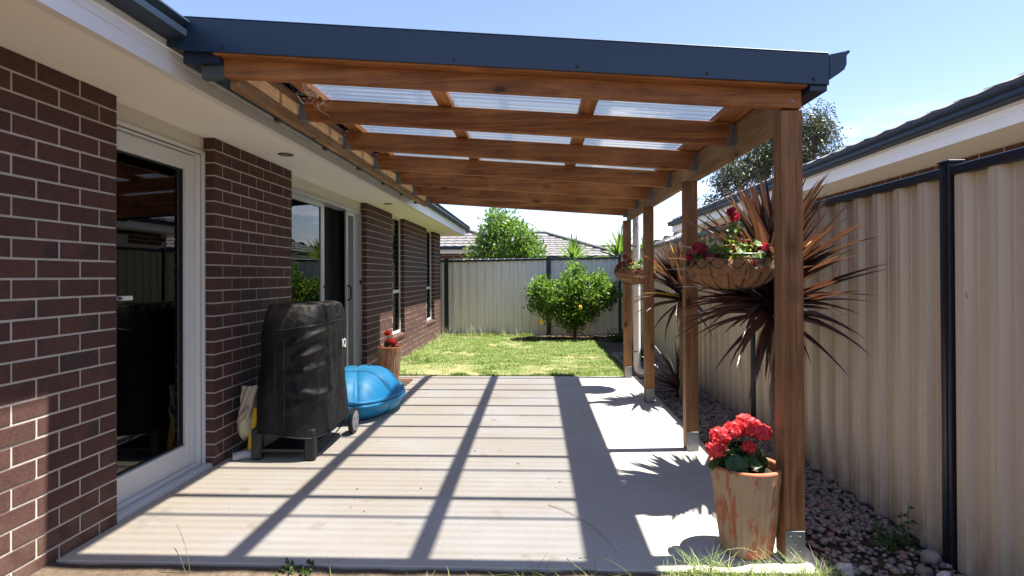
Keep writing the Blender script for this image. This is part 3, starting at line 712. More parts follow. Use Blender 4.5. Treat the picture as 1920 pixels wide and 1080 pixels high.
def far_house(loc, x0, x1, y, depth, ez, label, slope=.42, hip0=1, hip1=1, side=False, bricks=None, pipe=None):
    h = thing('far_house', (loc[0], loc[1], 0), label, 'house', 'houses beyond the back fence')
    MB().box(x0 + .5, x1 - .5, y + .5, y + depth - .5, -.15, ez - .14).build('mortar_wall', 'mortar', h)
    if bricks:
        for r in range(7):
            for i in range(int((bricks[1] - bricks[0]) / .24)):
                xx = bricks[0] + i * .24 + (.12 if r % 2 else 0)
                inst('brick', brick_mesh(.23), h, (xx - loc[0], y + .5 + .0285 - loc[1], ez - .2 - r * .086), (0, 0, -PI / 2))
    MB().box(x0 + .05, x1 - .05, y + .06, y + depth - .06, ez - .13, ez - .11).build('soffit', 'soffit', h)
    MB().box(x0 + .04, x1 - .04, y + .03, y + .06, ez - .19, ez).box(x0 + .01, x0 + .04, y + .06, y + depth, ez - .19, ez).box(x1 - .04, x1 - .01, y + .06, y + depth, ez - .19, ez).build('fascia', 'fascia', h)
    MB().box(x0 - .08, x1 + .08, y - .08, y + .028, ez - .06, ez + .05).box(x0 - .1, x0 + .008, y + .03, y + depth, ez - .06, ez + .05).box(x1 - .008, x1 + .1, y + .03, y + depth, ez - .06, ez + .05).build('gutter', 'gutter', h)
    rows = int(depth / 2 / .3)
    rf = MB(); tile_rows(rf, x0, x1, y, 1, rows, ez + .04, 'x', hip0, hip1, slope)
    tile_rows(rf, y, y + depth, x0, 1, rows, ez + .04, 'y', 1, 1, slope); tile_rows(rf, y, y + depth, x1, -1, rows, ez + .04, 'y', 1, 1, slope)
    tile_rows(rf, x0, x1, y + depth, -1, rows, ez + .04, 'x', hip0, hip1, slope)
    rf.build('roof_tiles', 'tile', h, kind='stuff', fix=False)
    top = ez + .09 + slope * depth / 2; e = depth / 2
    MB().tube([(x0 + .0, y, ez + .07), (x0 + e, y + e, top)], .07, 8).tube([(x1, y, ez + .07), (x1 - e, y + e, top)], .07, 8).tube([(x0 + e, y + e, top), (x1 - e, y + e, top)], .07, 8).build('ridge_cap', 'tile', h)
    if pipe: MB().tube([(pipe, y + .04, ez - .05), (pipe, y + .1, ez - .2), (pipe, y + .42, ez - .42), (pipe, y + .44, 0)], .05, 10).build('downpipe', 'pvc', h)
    return h
far_house((-6.5, 22, 0), -12, -.7, 19, 7, 2.2, 'dark brick house with grey tiled roof beyond the left end of the back fence', .36, bricks=(-4.0, -1.2), pipe=-2.1)
far_house((-.2, 27, 0), -4.0, 3.6, 23.5, 6.4, 2.02, 'grey hipped roof of a house seen behind the tree and spiky yuccas', .36)
far_house((4.5, 31, 0), 1.3, 9.0, 29.0, 3.6, 2.10, 'low grey tiled roof seen between the two left yuccas above the fence', .36)
far_house((7.0, 19, 0), 3.55, 12, 16.2, 7, 2.08, 'grey tiled house beyond the corner where the two fences meet', .40)

# ------------------------------------------------------------ vegetation helpers
def unit(n):
    v = rng.normal(size=(n, 3)); return v / np.linalg.norm(v, axis=1)[:, None]
def leaf_cloud(centers, n_each, spread, ln, wd, droop=0., up=0., outward=None, quadfold=True):
    c = np.repeat(np.asarray(centers, float), n_each, axis=0); n = len(c)
    off = rng.normal(size=(n, 3)) * spread
    p = c + off
    d = unit(n) + np.array([0, 0, up - droop]); d += off / (np.linalg.norm(off, axis=1)[:, None] + 1e-6) * .6
    d /= np.linalg.norm(d, axis=1)[:, None]
    s = np.cross(d, unit(n)); s /= np.linalg.norm(s, axis=1)[:, None]; nn = np.cross(d, s)
    L_ = ln * rng.uniform(.6, 1.25, (n, 1)); Wd = wd * rng.uniform(.7, 1.2, (n, 1))
    a = p; b = p + d * L_ * .5 + s * Wd * .5 + nn * Wd * .15; e = p + d * L_; f = p + d * L_ * .5 - s * Wd * .5 + nn * Wd * .15
    V = np.stack([a, b, e, f], 1).reshape(-1, 3); Fc = np.arange(n * 4).reshape(-1, 4)
    return V, Fc, rng.random(n)
def clumps(cen, rad, n, shell=.45):
    u = unit(n); r = (shell + (1 - shell) * rng.random((n, 1)) ** .6); return np.array(cen) + u * r * np.array(rad)

# lemon tree
LT = thing('lemon_tree', (.80, 12.35, -.1), 'bushy lemon tree with two yellow lemons against the back fence', 'tree')
cl = np.concatenate([clumps((.32, 12.35, .82), (.54, .38, .38), 52), clumps((1.12, 12.3, .86), (.56, .38, .38), 58), clumps((.78, 12.4, 1.22), (.22, .25, .30), 20), clumps((1.38, 12.3, 1.15), (.22, .25, .22), 14), clumps((.72, 12.3, .50), (.60, .33, .26), 56), clumps((.88, 12.3, .26), (.22, .2, .18), 10), clumps((.12, 12.3, 1.08), (.12, .15, .12), 5), clumps((.70, 12.3, .85), (.25, .32, .35), 34), clumps((1.55, 12.3, .85), (.16, .2, .22), 8)])
tr = MB().tube([(.82, 12.35, -.12), (.80, 12.36, .1), (.84, 12.35, .35), (.9, 12.36, .7)], [.04, .035, .03, .02], 7)
for i in range(0, len(cl), 4):
    c = cl[i]; m_ = Vector((.82, 12.35, .2)).lerp(Vector(c), .5) + Vector((0, 0, .03)); tr.tube([(.82, 12.35, .15), m_, tuple(c)], [.018, .010, .003], 4)
tr.build('trunk', 'bark', LT)
V, Fc, R_ = leaf_cloud(cl, 44, .062, .085, .040, 0, .3); np_mesh('crown', V, Fc, 'lemon_leaf', LT, R_)
for (x, z) in ((.895, .61), (.10, .315)):
    o = MB().lathe([(.001, -.052), (.02, -.046), (.036, -.02), (.038, .01), (.028, .035), (.012, .048), (.001, .054)], 0, 0, 14).build('lemon', 'lemon_fruit', smooth=True)
    o.parent = LT; o.location = (x - .80, 11.95 - 12.35, z + .1)
# bright tree behind the fence
BT = thing('leafy_tree', (-.85, 16, -.1), 'bright green leafy tree standing behind the back fence beside the eave', 'tree')
cl = np.concatenate([clumps((-.85, 16, 2.2), (.80, .75, .68), 130), clumps((-1.05, 16, 2.75), (.40, .45, .45), 34), clumps((-.2, 15.9, 1.95), (.42, .5, .5), 36), clumps((-1.5, 15.9, 1.75), (.42, .5, .35), 30)])
tr = MB().tube([(-.85, 16, -.15), (-.85, 16, 1.0), (-.9, 16, 2.3)], [.07, .06, .02], 8)
for i in range(0, len(cl), 3): tr.tube([(-.85, 16, 1.0), tuple(Vector((-.85, 16, 1.3)).lerp(Vector(cl[i]), .55)), tuple(cl[i])], [.02, .012, .004], 4)
tr.build('trunk', 'bark', BT)
V, Fc, R_ = leaf_cloud(cl, 30, .085, .13, .05, 0, .45); np_mesh('crown', V, Fc, 'tree_leaf', BT, R_)
# eucalypts
def gum(loc, lobes, label, trunk_top):
    t = thing('gum_tree', loc, label, 'tree', 'gum trees beyond the neighbouring roof')
    cl = np.concatenate([clumps(c, r, n, .3) for c, r, n in lobes])
    tr = MB().tube([loc, (loc[0] + .1, loc[1], trunk_top * .5), (loc[0] + .3, loc[1], trunk_top)], [.25, .2, .1], 8)
    base = Vector((loc[0] + .15, loc[1], trunk_top * .45))
    for c, r, n in lobes:
        tr.tube([base, base.lerp(Vector(c), .5) + Vector((0, 0, .3)), c], [.14, .10, .05], 6)
    for i in range(0, len(cl), 3):
        j = min(range(len(lobes)), key=lambda q: (Vector(lobes[q][0]) - Vector(cl[i])).length); c = Vector(lobes[j][0])
        tr.tube([c, c.lerp(Vector(cl[i]), .5) + Vector((0, 0, .1)), tuple(cl[i])], [.035, .025, .01], 4)
    tr.build('trunk', 'gum_bark', t)
    V, Fc, R_ = leaf_cloud(cl, 48, .20, .24, .06, .7, 0); np_mesh('crown', V, Fc, 'gum_leaf', t, R_)
    return t
gum((12.6, 28, -.1), [((13.0, 28, 7.3), (1.3, 1.2, 1.9), 90), ((12.0, 28, 6.6), (.9, 1, 1.5), 30), ((13.4, 28, 8.2), (.7, .8, .85), 26)], 'gum tree crown showing right of the nearest timber post', 8)
gum((10.2, 27, -.1), [((10.9, 27, 7.5), (1.0, 1.0, 1.2), 50), ((10.2, 27, 6.5), (.9, 1, 1.2), 44), ((9.0, 27, 5.9), (1.0, 1, 1.15), 50), ((8.6, 27, 4.4), (.8, .8, .8), 26)], 'gum tree with open crown seen left of the nearest timber post', 7.2)
# yuccas
def strap_leaf(L_, w, e0, curl, seg=7, fold=.25):
    """strap leaf in the xz plane starting at the origin, e0 start elevation, curl total bend downwards (radians)"""
    m = MB(); vs = []; x = z = 0.0
    for i in range(seg + 1):
        t = i / seg; el = e0 - curl * t ** 1.6; ww = w * (.55 + .45 * math.sin(PI * min(1, t * 1.35 + .12))) * (1 - t ** 3.2) + .0008
        if i: x += math.cos(el) * L_ / seg; z += math.sin(el) * L_ / seg
        nx, nz = -math.sin(el), math.cos(el); f = fold * ww
        vs += [(x + nx * f, ww / 2, z + nz * f), (x - nx * f * .5, 0, z - nz * f * .5), (x + nx * f, -ww / 2, z + nz * f)]
    fs = []
    for i in range(seg):
        a = i * 3; fs += [(a, a + 3, a + 4, a + 1), (a + 1, a + 4, a + 5, a + 2)]
    m.add(vs, fs, 0.); return m, (x, z)
def strap_variants(n, f, mat):
    out_ = []
    for i in range(n):
        L_, w, e0, cu = f(i); m, tip = strap_leaf(L_, w, e0, cu); me = m.mesh('leaf', smooth=True); me.materials.append(M[mat]); out_.append((me, tip))
    return out_
yv = strap_variants(8, lambda i: (.52, .06, math.radians(85 - i * 11), .15 + i * .07), 'yucca_leaf')
def yucca(x, y, z, sc, label, n=60):
    t = thing('yucca', (x, y, -.1), label, 'yucca', 'yuccas behind the back fence')
    MB().tube([(x, y, -.12), (x + .02, y, z * .5), (x, y, z)], [.06, .05, .045], 8).build('trunk', 'bark', t)
    for i in range(n):
        me, tip = yv[min(7, int((i / n) * 8))]
        inst('leaf', me, t, (random.gauss(0, .012), random.gauss(0, .012), z + .1 - .10 * i / n), (0, 0, i * 2.399 + random.uniform(-.2, .2)), (sc * random.uniform(.85, 1.1),) * 3)
yucca(.92, 14.5, 1.66, 1.35, 'yucca rosette directly above the lemon tree')
yucca(2.06, 14.3, 1.72, 1.55, 'yucca rosette half hidden by the farthest timber post')
yucca(2.72, 14.8, 1.66, 1.3, 'yucca rosette seen between the two farthest timber posts')
# cordylines
cv_ = [strap_variants(5, lambda i: (.60, .074, math.radians(86 - 5 * i), .10 + .05 * i), 'cord'),
       strap_variants(5, lambda i: (.66, .074, math.radians(62 - 8 * i), .18 + .08 * i), 'cord'),
       strap_variants(5, lambda i: (.66, .066, math.radians(24 - 7 * i), .22 + .09 * i), 'cord'),
       strap_variants(5, lambda i: (.62, .056, math.radians(-8 - 10 * i), .25 + .12 * i), 'cord')]
def cordyline(x, y, z0, z1, sc, n, label, xmax=1.83, trunk=True, tr_r=.028):
    t = thing('cordyline', (x, y, -.06), label, 'cordyline', 'dark red cordylines in the pebble bed')
    if trunk:
        pr = [(random.uniform(.9, 1.12)) for _ in range(40)]
        MB().tube([(x + .006 * math.sin(i), y, -.08 + (z1 + .05) * i / 39) for i in range(40)], [tr_r * q for q in pr], 10).build('trunk', 'cord_trunk', t)
    for i in range(n):
        f = (i + .5) / n               # 0 bottom .. 1 top
        g_ = 3 if f < .05 else 2 if f < .32 else 1 if f < .70 else 0
        for tries in range(30):
            me, tip = random.choice(cv_[g_]); s = sc * random.uniform(.82, 1.08); az = random.uniform(0, 2 * PI)
            if x + tip[0] * s * math.cos(az) < xmax: break
        zz = z0 + (z1 - z0) * f
        inst('leaf', me, t, (.02 * math.cos(az), .02 * math.sin(az), zz + .06), (random.uniform(-.12, .12), random.uniform(-.08, .08), az), (s, s * random.uniform(.85, 1.15), s))
    for i in range(0 if not trunk else int(n * .05)):
        m, tip = strap_leaf(.5, .035, math.radians(-35), 1.0 + random.random() * .4); me = m.mesh('leaf', smooth=True); me.materials.append(M['dead_leaf'])
        az = random.uniform(0, 2 * PI); s = sc * random.uniform(.6, .95)
        inst('dead_leaf', me, t, (.02 * math.cos(az), .02 * math.sin(az), z0 + .05), (random.uniform(-.2, .2), 0, az), (s, s, s))
    return t
cordyline(1.45, 3.60, 1.0, 1.34, .98, 270, 'largest dark red cordyline, behind the nearest timber post')
cordyline(1.46, 5.90, .98, 1.22, .80, 130, 'smaller dark red cordyline between the second and third timber posts')
cordyline(1.50, 6.15, .02, .16, .75, 34, 'low trunkless dark red cordyline on the pebbles at the smaller cordyline\'s foot', trunk=False)
# ------------------------------------------------------------ geraniums and pots
def petals(mb, c, r, n, ps):
    for i in range(n):
        d = Vector((random.gauss(0, 1), random.gauss(0, 1), random.gauss(.15, 1))).normalized()
        p = Vector(c) + Vector((d.x * r, d.y * r, d.z * r * .8)) * random.uniform(.75, 1.05)
        a = d.cross(Vector((random.random(), random.random(), random.random()))).normalized(); b = d.cross(a)
        tl = d * ps * .35; rr = random.random()
        for q in range(4):
            an = q * PI / 2 + random.random() * .6; u = a * math.cos(an) + b * math.sin(an); w = a * -math.sin(an) + b * math.cos(an)
            mb.add([p, p + u * ps * .6 + w * ps * .38 + tl * .6, p + u * ps + tl, p + u * ps * .6 - w * ps * .38 + tl * .6], [(0, 1, 2, 3)], (rr + q * .05) % 1)
def round_leaf(mb, c, nrm, r, k=9):
    n = Vector(nrm).normalized(); a = n.cross(Vector((random.gauss(0, 1), random.gauss(0, 1), .1))).normalized(); b = n.cross(a); vs = [Vector(c)]
    for i in range(k):
        t = 2 * PI * i / k; rr = r * (1 + .12 * math.cos(i * PI)) * (.55 if i == 0 else 1); vs.append(Vector(c) + (a * math.cos(t) + b * math.sin(t)) * rr + n * (.25 * rr + random.uniform(-.004, .004)))
    mb.add(vs, [(0, 1 + i, 1 + (i + 1) % k) for i in range(k)])
def pot(loc, label, flowers, leaves, mat_p, nl, lrad, fr):
    t = thing('terracotta_pot', loc, label, 'flower pot', 'terracotta pots of geraniums'); x, y, z = loc
    def fl(tt, zz): return -.0065 * abs(math.sin(tt * 14)) ** .8 * max(0, min(1, (zz - .03) / .04, (.335 - zz) / .03))
    pf = [(.002, z + .001), (.108, z + .001), (.114, z + .012)]
    for i in range(14): q = i / 13; pf.append((.116 + .036 * q ** .8, z + .03 + .30 * q))
    pf += [(.1535, z + .345), (.155, z + .375), (.157, z + .388)]
    MB().lathe(pf, x, y, 180, fl).build('pot_body', 'pot', t, smooth=True)
    MB().lathe([(.157, z + .388), (.156, z + .396), (.150, z + .399), (.141, z + .397), (.137, z + .387), (.134, z + .34)], x, y, 72).build('pot_rim', 'terracotta', t, smooth=True)
    MB().grid(lambda u, v: (x + .138 * v * math.cos(2 * PI * u), y + .138 * v * math.sin(2 * PI * u), z + .355 + .012 * mnoise.noise(Vector((u * 9, v * 8, 1)))), 40, 12, True).build('potting_soil', 'soil', t)
    lf = MB(); st = MB()
    cx, cy = x + leaves[0], y + leaves[1]
    for i in range(nl):
        d = Vector((random.gauss(0, 1), random.gauss(0, 1), abs(random.gauss(.3, .7)))).normalized()
        p = Vector((cx, cy, z + .40)) + Vector((d.x * lrad, d.y * lrad, d.z * leaves[2])) * random.uniform(.55, 1)
        round_leaf(lf, p, (d.x, d.y, d.z + .5), random.uniform(.018, .034) * leaves[3])
        if i % 3 == 0: st.tube([(cx + d.x * .02, cy + d.y * .02, z + .36), tuple(p)], .0022, 4)
    lf.build('leaf_mass', 'geranium_leaf', t, kind='stuff')
    for (dx, dy, dz, r) in flowers:
        st.tube([(cx, cy, z + .38), (x + dx * .7, y + dy * .7, z + dz - .06), (x + dx, y + dy, z + dz)], .003, 5)
        fm = MB(); petals(fm, (x + dx, y + dy, z + dz), r, int(9000 * r * r * fr) + 14, .019); fm.build('flower_head', mat_p, t)
    st.build('stem', 'stem', t)
    return t
pot((.96, 2.715, .001), 'weathered fluted terracotta pot of coral red geraniums beside the nearest post',
    [(-.14, -.02, .47, .042), (-.115, .0, .525, .042), (-.055, .01, .545, .038), (.02, .0, .565, .046), (.065, -.02, .545, .038), (-.01, -.07, .492, .022), (.01, .05, .575, .036)], (-.03, 0, .09, 1), 'petal_red', 130, .125, 4.2)
pot((-1.83, 7.12, .001), 'terracotta pot with small scarlet geranium against the brick wall',
    [(-.02, .0, .56, .036), (.055, -.02, .45, .045), (.01, -.05, .47, .03)], (0, 0, .13, .8), 'petal_scarlet', 46, .07, 4)

# hanging baskets
def basket(cx, cy, zt, label, crown, seedv, ztop=1.945):
    random.seed(seedv)
    t = thing('hanging_basket', (cx, cy, zt), label, 'hanging basket', 'wire hanging baskets under the pergola'); R_ = .232
    def liner(u, v):
        a = 2 * PI * u; ph = v * PI / 2
        r = R_ * math.cos(ph) ** .62; z = zt - .03 - .165 * math.sin(ph) ** 1.0
        b = .014 * abs(math.cos(8 * a)) * math.cos(ph) if v < .6 else 0
        if v < .12: r *= 1 - .05 * (1 - v / .12)
        nn = .020 * mnoise.noise(Vector((math.cos(a) * 6, math.sin(a) * 6, v * 9)))
        return (cx + (r + b + nn) * math.cos(a), cy + (r + b + nn) * math.sin(a), z + (.014 * abs(math.cos(4 * a)) if v == 0 else 0))
    MB().grid(liner, 96, 22, True).build('coir_liner', 'coir', t, smooth=True)
    MB().lathe([(.001, zt - .045), (.12, zt - .047), (R_ * .96, zt - .055)], cx, cy, 24).build('potting_soil', 'soil', t)
    w = MB(); ring = lambda r, z, q=.0022: w.tube([(cx + r * math.cos(2 * PI * i / 48), cy + r * math.sin(2 * PI * i / 48), z) for i in range(49)], q, 5, False)
    ring(R_ + .008, zt, .003); ring(.07, zt - .197)
    for i in range(16):
        a = 2 * PI * i / 16; pts = [(cx + (R_ + .008) * math.cos(a), cy + (R_ + .008) * math.sin(a), zt)]
        for j in range(1, 9):
            ph = (j - .5) / 8 * PI / 2; r = (R_ + .012) * math.cos(ph) ** .62; pts.append((cx + r * math.cos(a), cy + r * math.sin(a), zt - .03 - .17 * math.sin(ph)))
        w.tube(pts, .0026, 4, False)
        sc = []
        for j in range(9):
            q = j / 8; aa = a + q * 2 * PI / 16; zz = zt - .035 - .045 * math.sin(q * PI); sc.append((cx + (R_ + .014) * math.cos(aa), cy + (R_ + .014) * math.sin(aa), zz))
        w.tube(sc, .0026, 4, False)
        sc = [(cx + (R_ + .010) * math.cos(a + q / 8 * 2 * PI / 16), cy + (R_ + .010) * math.sin(a + q / 8 * 2 * PI / 16), zt - .055 + .035 * math.sin(q / 8 * PI)) for q in range(9)]
        w.tube(sc, .0026, 4, False)
    w.build('wire_frame', 'wire', t)
    hk = (cx, cy, ztop - .09)
    for i in range(3):
        a = 2 * PI * i / 3 + .5; p0 = Vector((cx + R_ * math.cos(a), cy + R_ * math.sin(a), zt)); p1 = Vector(hk); ch = MB(); nl = 30
        for j in range(nl):
            c0 = p0.lerp(p1, j / nl); c1 = p0.lerp(p1, (j + 1.25) / nl); d = (c1 - c0); sd = d.cross(Vector((0, 0, 1)) if j % 2 else Vector((1, .3, 0))).normalized() * .0045; m_ = (c0 + c1) / 2
            ch.tube([c0, m_ + sd, c1, m_ - sd, c0], .0011, 3, False)
        ch.build('chain', 'wire', t)
    MB().tube([(cx, cy, ztop), (cx + .012, cy, ztop - .02), (cx + .016, cy, ztop - .045), (cx, cy, ztop - .075), (cx - .014, cy, ztop - .055), (cx - .01, cy, ztop - .04)], .0025, 6).build('hook', 'black', t)
    lf = MB()
    for i in range(crown['n']):
        a = random.uniform(0, 2 * PI); r = R_ * random.random() ** .5 * .95; p = (cx + r * math.cos(a), cy + r * math.sin(a), zt - .03 + random.uniform(0, crown['h']) * random.random())
        round_leaf(lf, p, (random.gauss(0, .6), random.gauss(-.2, .6), 1), random.uniform(.012, .026))
    st = MB()
    for (dx, dy, dz) in crown['tall']:
        pts = [(cx + dx * q, cy + dy * q, zt - .04 + (dz + .02) * q) for q in (0, .5, 1)]; st.tube(pts, .004, 5)
        for i in range(16): q = random.uniform(.4, 1); round_leaf(lf, (cx + dx * q + random.gauss(0, .018), cy + dy * q + random.gauss(0, .018), zt - .04 + dz * q), (random.gauss(0, .6), -.5, .8), random.uniform(.012, .024))
    lf.build('leaf_mass', 'basket_leaf', t, kind='stuff')
    for (dx, dy, dz, r) in crown['fl']:
        st.tube([(cx + dx * .6, cy + dy * .6, zt - .04), (cx + dx, cy + dy, zt + dz)], .0025, 4)
        fm = MB(); petals(fm, (cx + dx, cy + dy, zt + dz), r, int(26000 * r * r) + 12, .017); fm.build('flower_head', 'petal_crimson', t)
    st.build('stem', 'stem', t)
    return t
basket(1.112, 3.36, 1.38, 'nearer wire basket with coir liner and crimson geraniums hanging beside the first post',
       dict(n=330, h=.13, tall=[(.01, -.02, .22), (-.05, .02, .10), (-.10, 0, .08)], fl=[(-.20, -.08, .035, .042), (-.15, -.13, -.02, .03), (-.04, -.12, .025, .03), (.0, -.02, .245, .026), (.012, -.03, .215, .022), (.055, -.20, -.055, .026), (.14, -.12, .03, .03), (.06, -.05, .06, .022), (-.24, -.02, -.01, .016), (.19, -.08, .01, .022)]), 11)
basket(1.115, 6.5, 1.365, 'farther wire basket of crimson geraniums hanging between the two farthest posts',
       dict(n=110, h=.10, tall=[(-.1, 0, .14), (.05, 0, .12)], fl=[(-.14, -.1, .10, .028), (-.17, -.12, .03, .025), (-.09, -.12, .045, .035), (-.21, -.05, .0, .02), (.12, -.1, .11, .025), (.15, -.1, .04, .03)]), 12)
random.seed(21)

# ------------------------------------------------------------ covered barbecue
BQ = thing('covered_barbecue', (-1.73, 4.25, 0), 'barbecue under a dusty black vinyl cover against the brick wall', 'barbecue')
def fx_(x): return max(0, min(1, (x + .05) / .2))
def cover(u, v):
    # v 0 hem .. 1 top centre ; u around
    a = 2 * PI * u; ca, sa = math.cos(a), math.sin(a)
    hemz = .165 + .035 * max(0, sa) + .02 * max(0, -ca) + .012 * math.sin(3 * a + 1)
    cx, cy = -1.735, 4.27
    def sq(n, hx, hy):
        k = (abs(ca) ** n + abs(sa) ** n) ** (-1 / n); return hx * k * ca, hy * k * sa
    if v < .72:
        q = v / .72; z = hemz + (.895 - hemz + .04 * max(0, ca)) * q
        hx = .257 - .016 * q - .006 * math.sin(PI * q); hy = .385 - .02 * q - .015 * math.sin(PI * q)
        x, y = sq(4.2, hx, hy)
        # left side leans in towards the top
        if ca < 0: x *= 1 - .10 * q ** 2
        P_ = Vector((x * 3, y * 3, z * 2.2)); w = math.sin(PI * min(1, q * 1.05)) ** .5 if q < .95 else .3
        dn = .028 * (mnoise.noise(P_ * 1.3 + Vector((3, 1, 7))) + .6 * mnoise.noise(Vector((x * 9, y * 9, z * 4)) + Vector((9, 2, 1)))) * w
        dn += -.008 * abs(mnoise.noise(Vector((x * 11 + z * 4, y * 11, z * 5)))) * w * (.5 + fx_(x))
        # diagonal drag folds on the right half of the front
        fx = max(0, min(1, (x + .05) / .2)); fr = max(0, -sa)
        for (zc, sl2, am) in ((.80, .5, .016), (.70, .35, .014), (.60, .25, .013), (.48, -.2, .013), (.38, .4, .011)):
            dd = (z - zc - sl2 * (x - .08)) / .028; dn += 1.9 * am * math.exp(-dd * dd) * fx * fr
        l = math.hypot(x, y); x += x / l * dn; y += y / l * dn
    else:
        q = (v - .72) / .28; z0 = .895 + .04 * max(0, ca)
        sh = 1 - q
        x, y = sq(4.2 - 1.2 * q, .240 * (1 - .15 * q ** 1.5), .36 * (1 - .34 * q ** 1.3))
        if q > .6:
            g_ = (q - .6) / .4; x *= 1 - g_; y *= 1 - g_
        if ca < 0: x *= .88
        z = z0 + (1.065 - z0) * min(1, q / .6) ** .85 + .006 * (q > .6)
        z += .012 * mnoise.noise(Vector((x * 9, y * 9, 3))) * (q > .05) - .016 * math.exp(-((y + .1 - x * .5) / .03) ** 2) * (q > .2) * (q < .9)
    return (cx + x, cy + y + (0 if v < .72 else .02 * (v - .72)), z)
MB().grid(cover, 220, 150, True).build('cover', 'cover', BQ, smooth=True)
sm = MB()
for i in range(81):
    p = cover(i / 80, .722); sm.v.append(p)
pts_ = sm.v; sm = MB(); sm.tube([(x, y, z + .003) for x, y, z in pts_], .0035, 5, False)
sm.build('seam', 'plastic_black', BQ)
sm = MB(); sm.tube([Vector(cover(.752, q / 30)) + Vector((0, -.002, 0)) for q in range(1, 21)], .003, 5); sm.build('seam', 'plastic_black', BQ)
hm = []
for i in range(81):
    p = cover(i / 80, .002); hm.append((p[0] + (.003 if p[0] > -1.735 else -.003), p[1] + (.003 if p[1] > 4.27 else -.003), p[2] + .004))
MB().tube(hm, .004, 5, False).build('hem', 'plastic_black', BQ)
for (x, y, w) in ((-1.940, 3.945, .07), (-1.565, 3.94, .075), (-1.945, 4.56, .05)):
    MB().box(x - w / 2, x + w / 2, y - .03, y + .035, .0, .22).build('leg', 'plastic_black', BQ, bevel=.012)
MB().box(-1.93, -1.60, 3.935, 3.955, .055, .075).box(-1.93, -1.60, 4.30, 4.32, .055, .075).box(-1.92, -1.60, 3.96, 4.55, .06, .068).build('shelf', 'plastic_black', BQ)
MB().tube([(-1.94, 4.63, .10), (-1.50, 4.63, .10)], .008, 8).build('axle', 'plastic_black', BQ)
for x in (-1.485, -1.95):
    wv = MB()
    for q in range(2): pass
    pr = [(.001, -.018), (.092, -.018), (.101, -.012), (.102, .012), (.092, .018), (.088, .014), (.001, .014)]
    n = 36; vs = []
    for (r, d) in pr:
        for j in range(n): t = 2 * PI * j / n; vs.append((x + d, 4.63 + r * math.cos(t), .102 + r * math.sin(t)))
    wv.add(vs, [(i * n + j, i * n + (j + 1) % n, (i + 1) * n + (j + 1) % n, (i + 1) * n + j) for i in range(len(pr) - 1) for j in range(n)])
    w_ = wv.build('wheel', 'plastic_black', BQ, smooth=False)
    h_ = MB()
    n = 30; vs = [(x + .0205, 4.63, .102)] + [(x + .0175, 4.63 + .080 * math.cos(2 * PI * j / n), .102 + .080 * math.sin(2 * PI * j / n)) for j in range(n)]
    h_.add(vs, [(0, 1 + j, 1 + (j + 1) % n) for j in range(n)]); h_.build('hub_cap', 'wheel_grey', w_)
    sp_ = MB()
    for q in range(3):
        t = q * 2 * PI / 3 + .4; sp_.tube([(x + .0205, 4.63 + .02 * math.cos(t), .102 + .02 * math.sin(t)), (x + .0195, 4.63 + .06 * math.cos(t), .102 + .06 * math.sin(t))], .002, 4)
    sp_.build('hub_slot', 'plastic_black', w_)
# printed mark on the side of the cover
tx = bpy.data.curves.new('printed_mark', 'FONT'); tx.body = 'IQ'; tx.size = .085; tx.extrude = .001; tx.offset = .002
to = bpy.data.objects.new('tmp', tx); C.objects.link(to); bpy.context.view_layer.update()
dg = bpy.context.evaluated_depsgraph_get(); tme2 = bpy.data.meshes.new_from_object(to.evaluated_get(dg)); bpy.data.objects.remove(to)
tme2.materials.clear(); tme2.materials.append(M['print_white'])
po = bpy.data.objects.new('printed_mark', tme2); C.objects.link(po); po.parent = BQ
po.location = (-1.483 + 1.73, 4.36 - 4.25, .73); po.rotation_euler = (PI / 2 - .02, 0, PI / 2)
# cord on the ground
cb = MB(); cb.tube([(-1.50 + .0, 4.55, .20), (-1.50, 4.42, .13), (-1.53, 4.28, .07), (-1.56, 4.15, .02), (-1.58, 4.08, .008), (-1.56, 4.0, .008)], .005, 6).build('gas_hose', 'plastic_black', BQ, smooth=True)

# ------------------------------------------------------------ blue clam shell sandpit
CS = thing('sandpit', (-1.70, 5.42, 0), 'closed blue plastic clam shell sandpit behind the barbecue', 'sandpit')
def shellr(a, rim=True): return 1 + .045 * abs(math.cos(4 * a)) ** .7 * (1 if rim else .6)
AX, AY = .395, .56
def top(u, v):
    a = 2 * PI * u; rho = v; e = (1 - .93 * rho ** 4.2)
    k = 1 + (.07 * abs(math.cos(4 * a)) ** .5 - .045) * rho ** .8
    z = .19 + .205 * max(0, e - .07) / .93
    z += .034 * (abs(math.cos(4 * a)) ** .5 - .75) * rho ** .8 * (1 - rho ** 8)
    return (-1.70 + AX * rho * k * math.cos(a), 5.42 + AY * rho * k * math.sin(a), z)
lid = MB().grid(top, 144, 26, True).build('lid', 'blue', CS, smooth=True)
def flange(z0, z1, r0, r1):
    def f(u, v):
        a = 2 * PI * u; k = shellr(a); prof = [(r0, z0), (r1, z0 + .002), (r1 + .012, z1), (r1 + .006, z1 - .012)][min(3, int(round(v * 3)))]
        return (-1.70 + AX * prof[0] * k * math.cos(a), 5.42 + AY * prof[0] * k * math.sin(a), prof[1])
    return f
MB().grid(flange(.19, .182, .97, 1.05), 144, 4, True).build('lid_rim', 'blue', lid, smooth=True)
def bot(u, v):
    a = 2 * PI * u; q = v; r = .70 + .32 * math.sin(q * PI / 2) ** .7; k = 1 + (.09 * abs(math.cos(4 * a)) ** .6 - .03) * (1 if q > .02 else .8)
    return (-1.70 + AX * r * k * math.cos(a), 5.42 + AY * r * k * math.sin(a), .002 + .158 * q ** 1.25)
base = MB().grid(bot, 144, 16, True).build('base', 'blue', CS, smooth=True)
MB().grid(flange(.160, .150, 1.0, 1.07), 144, 4, True).build('base_rim', 'blue', base, smooth=True)

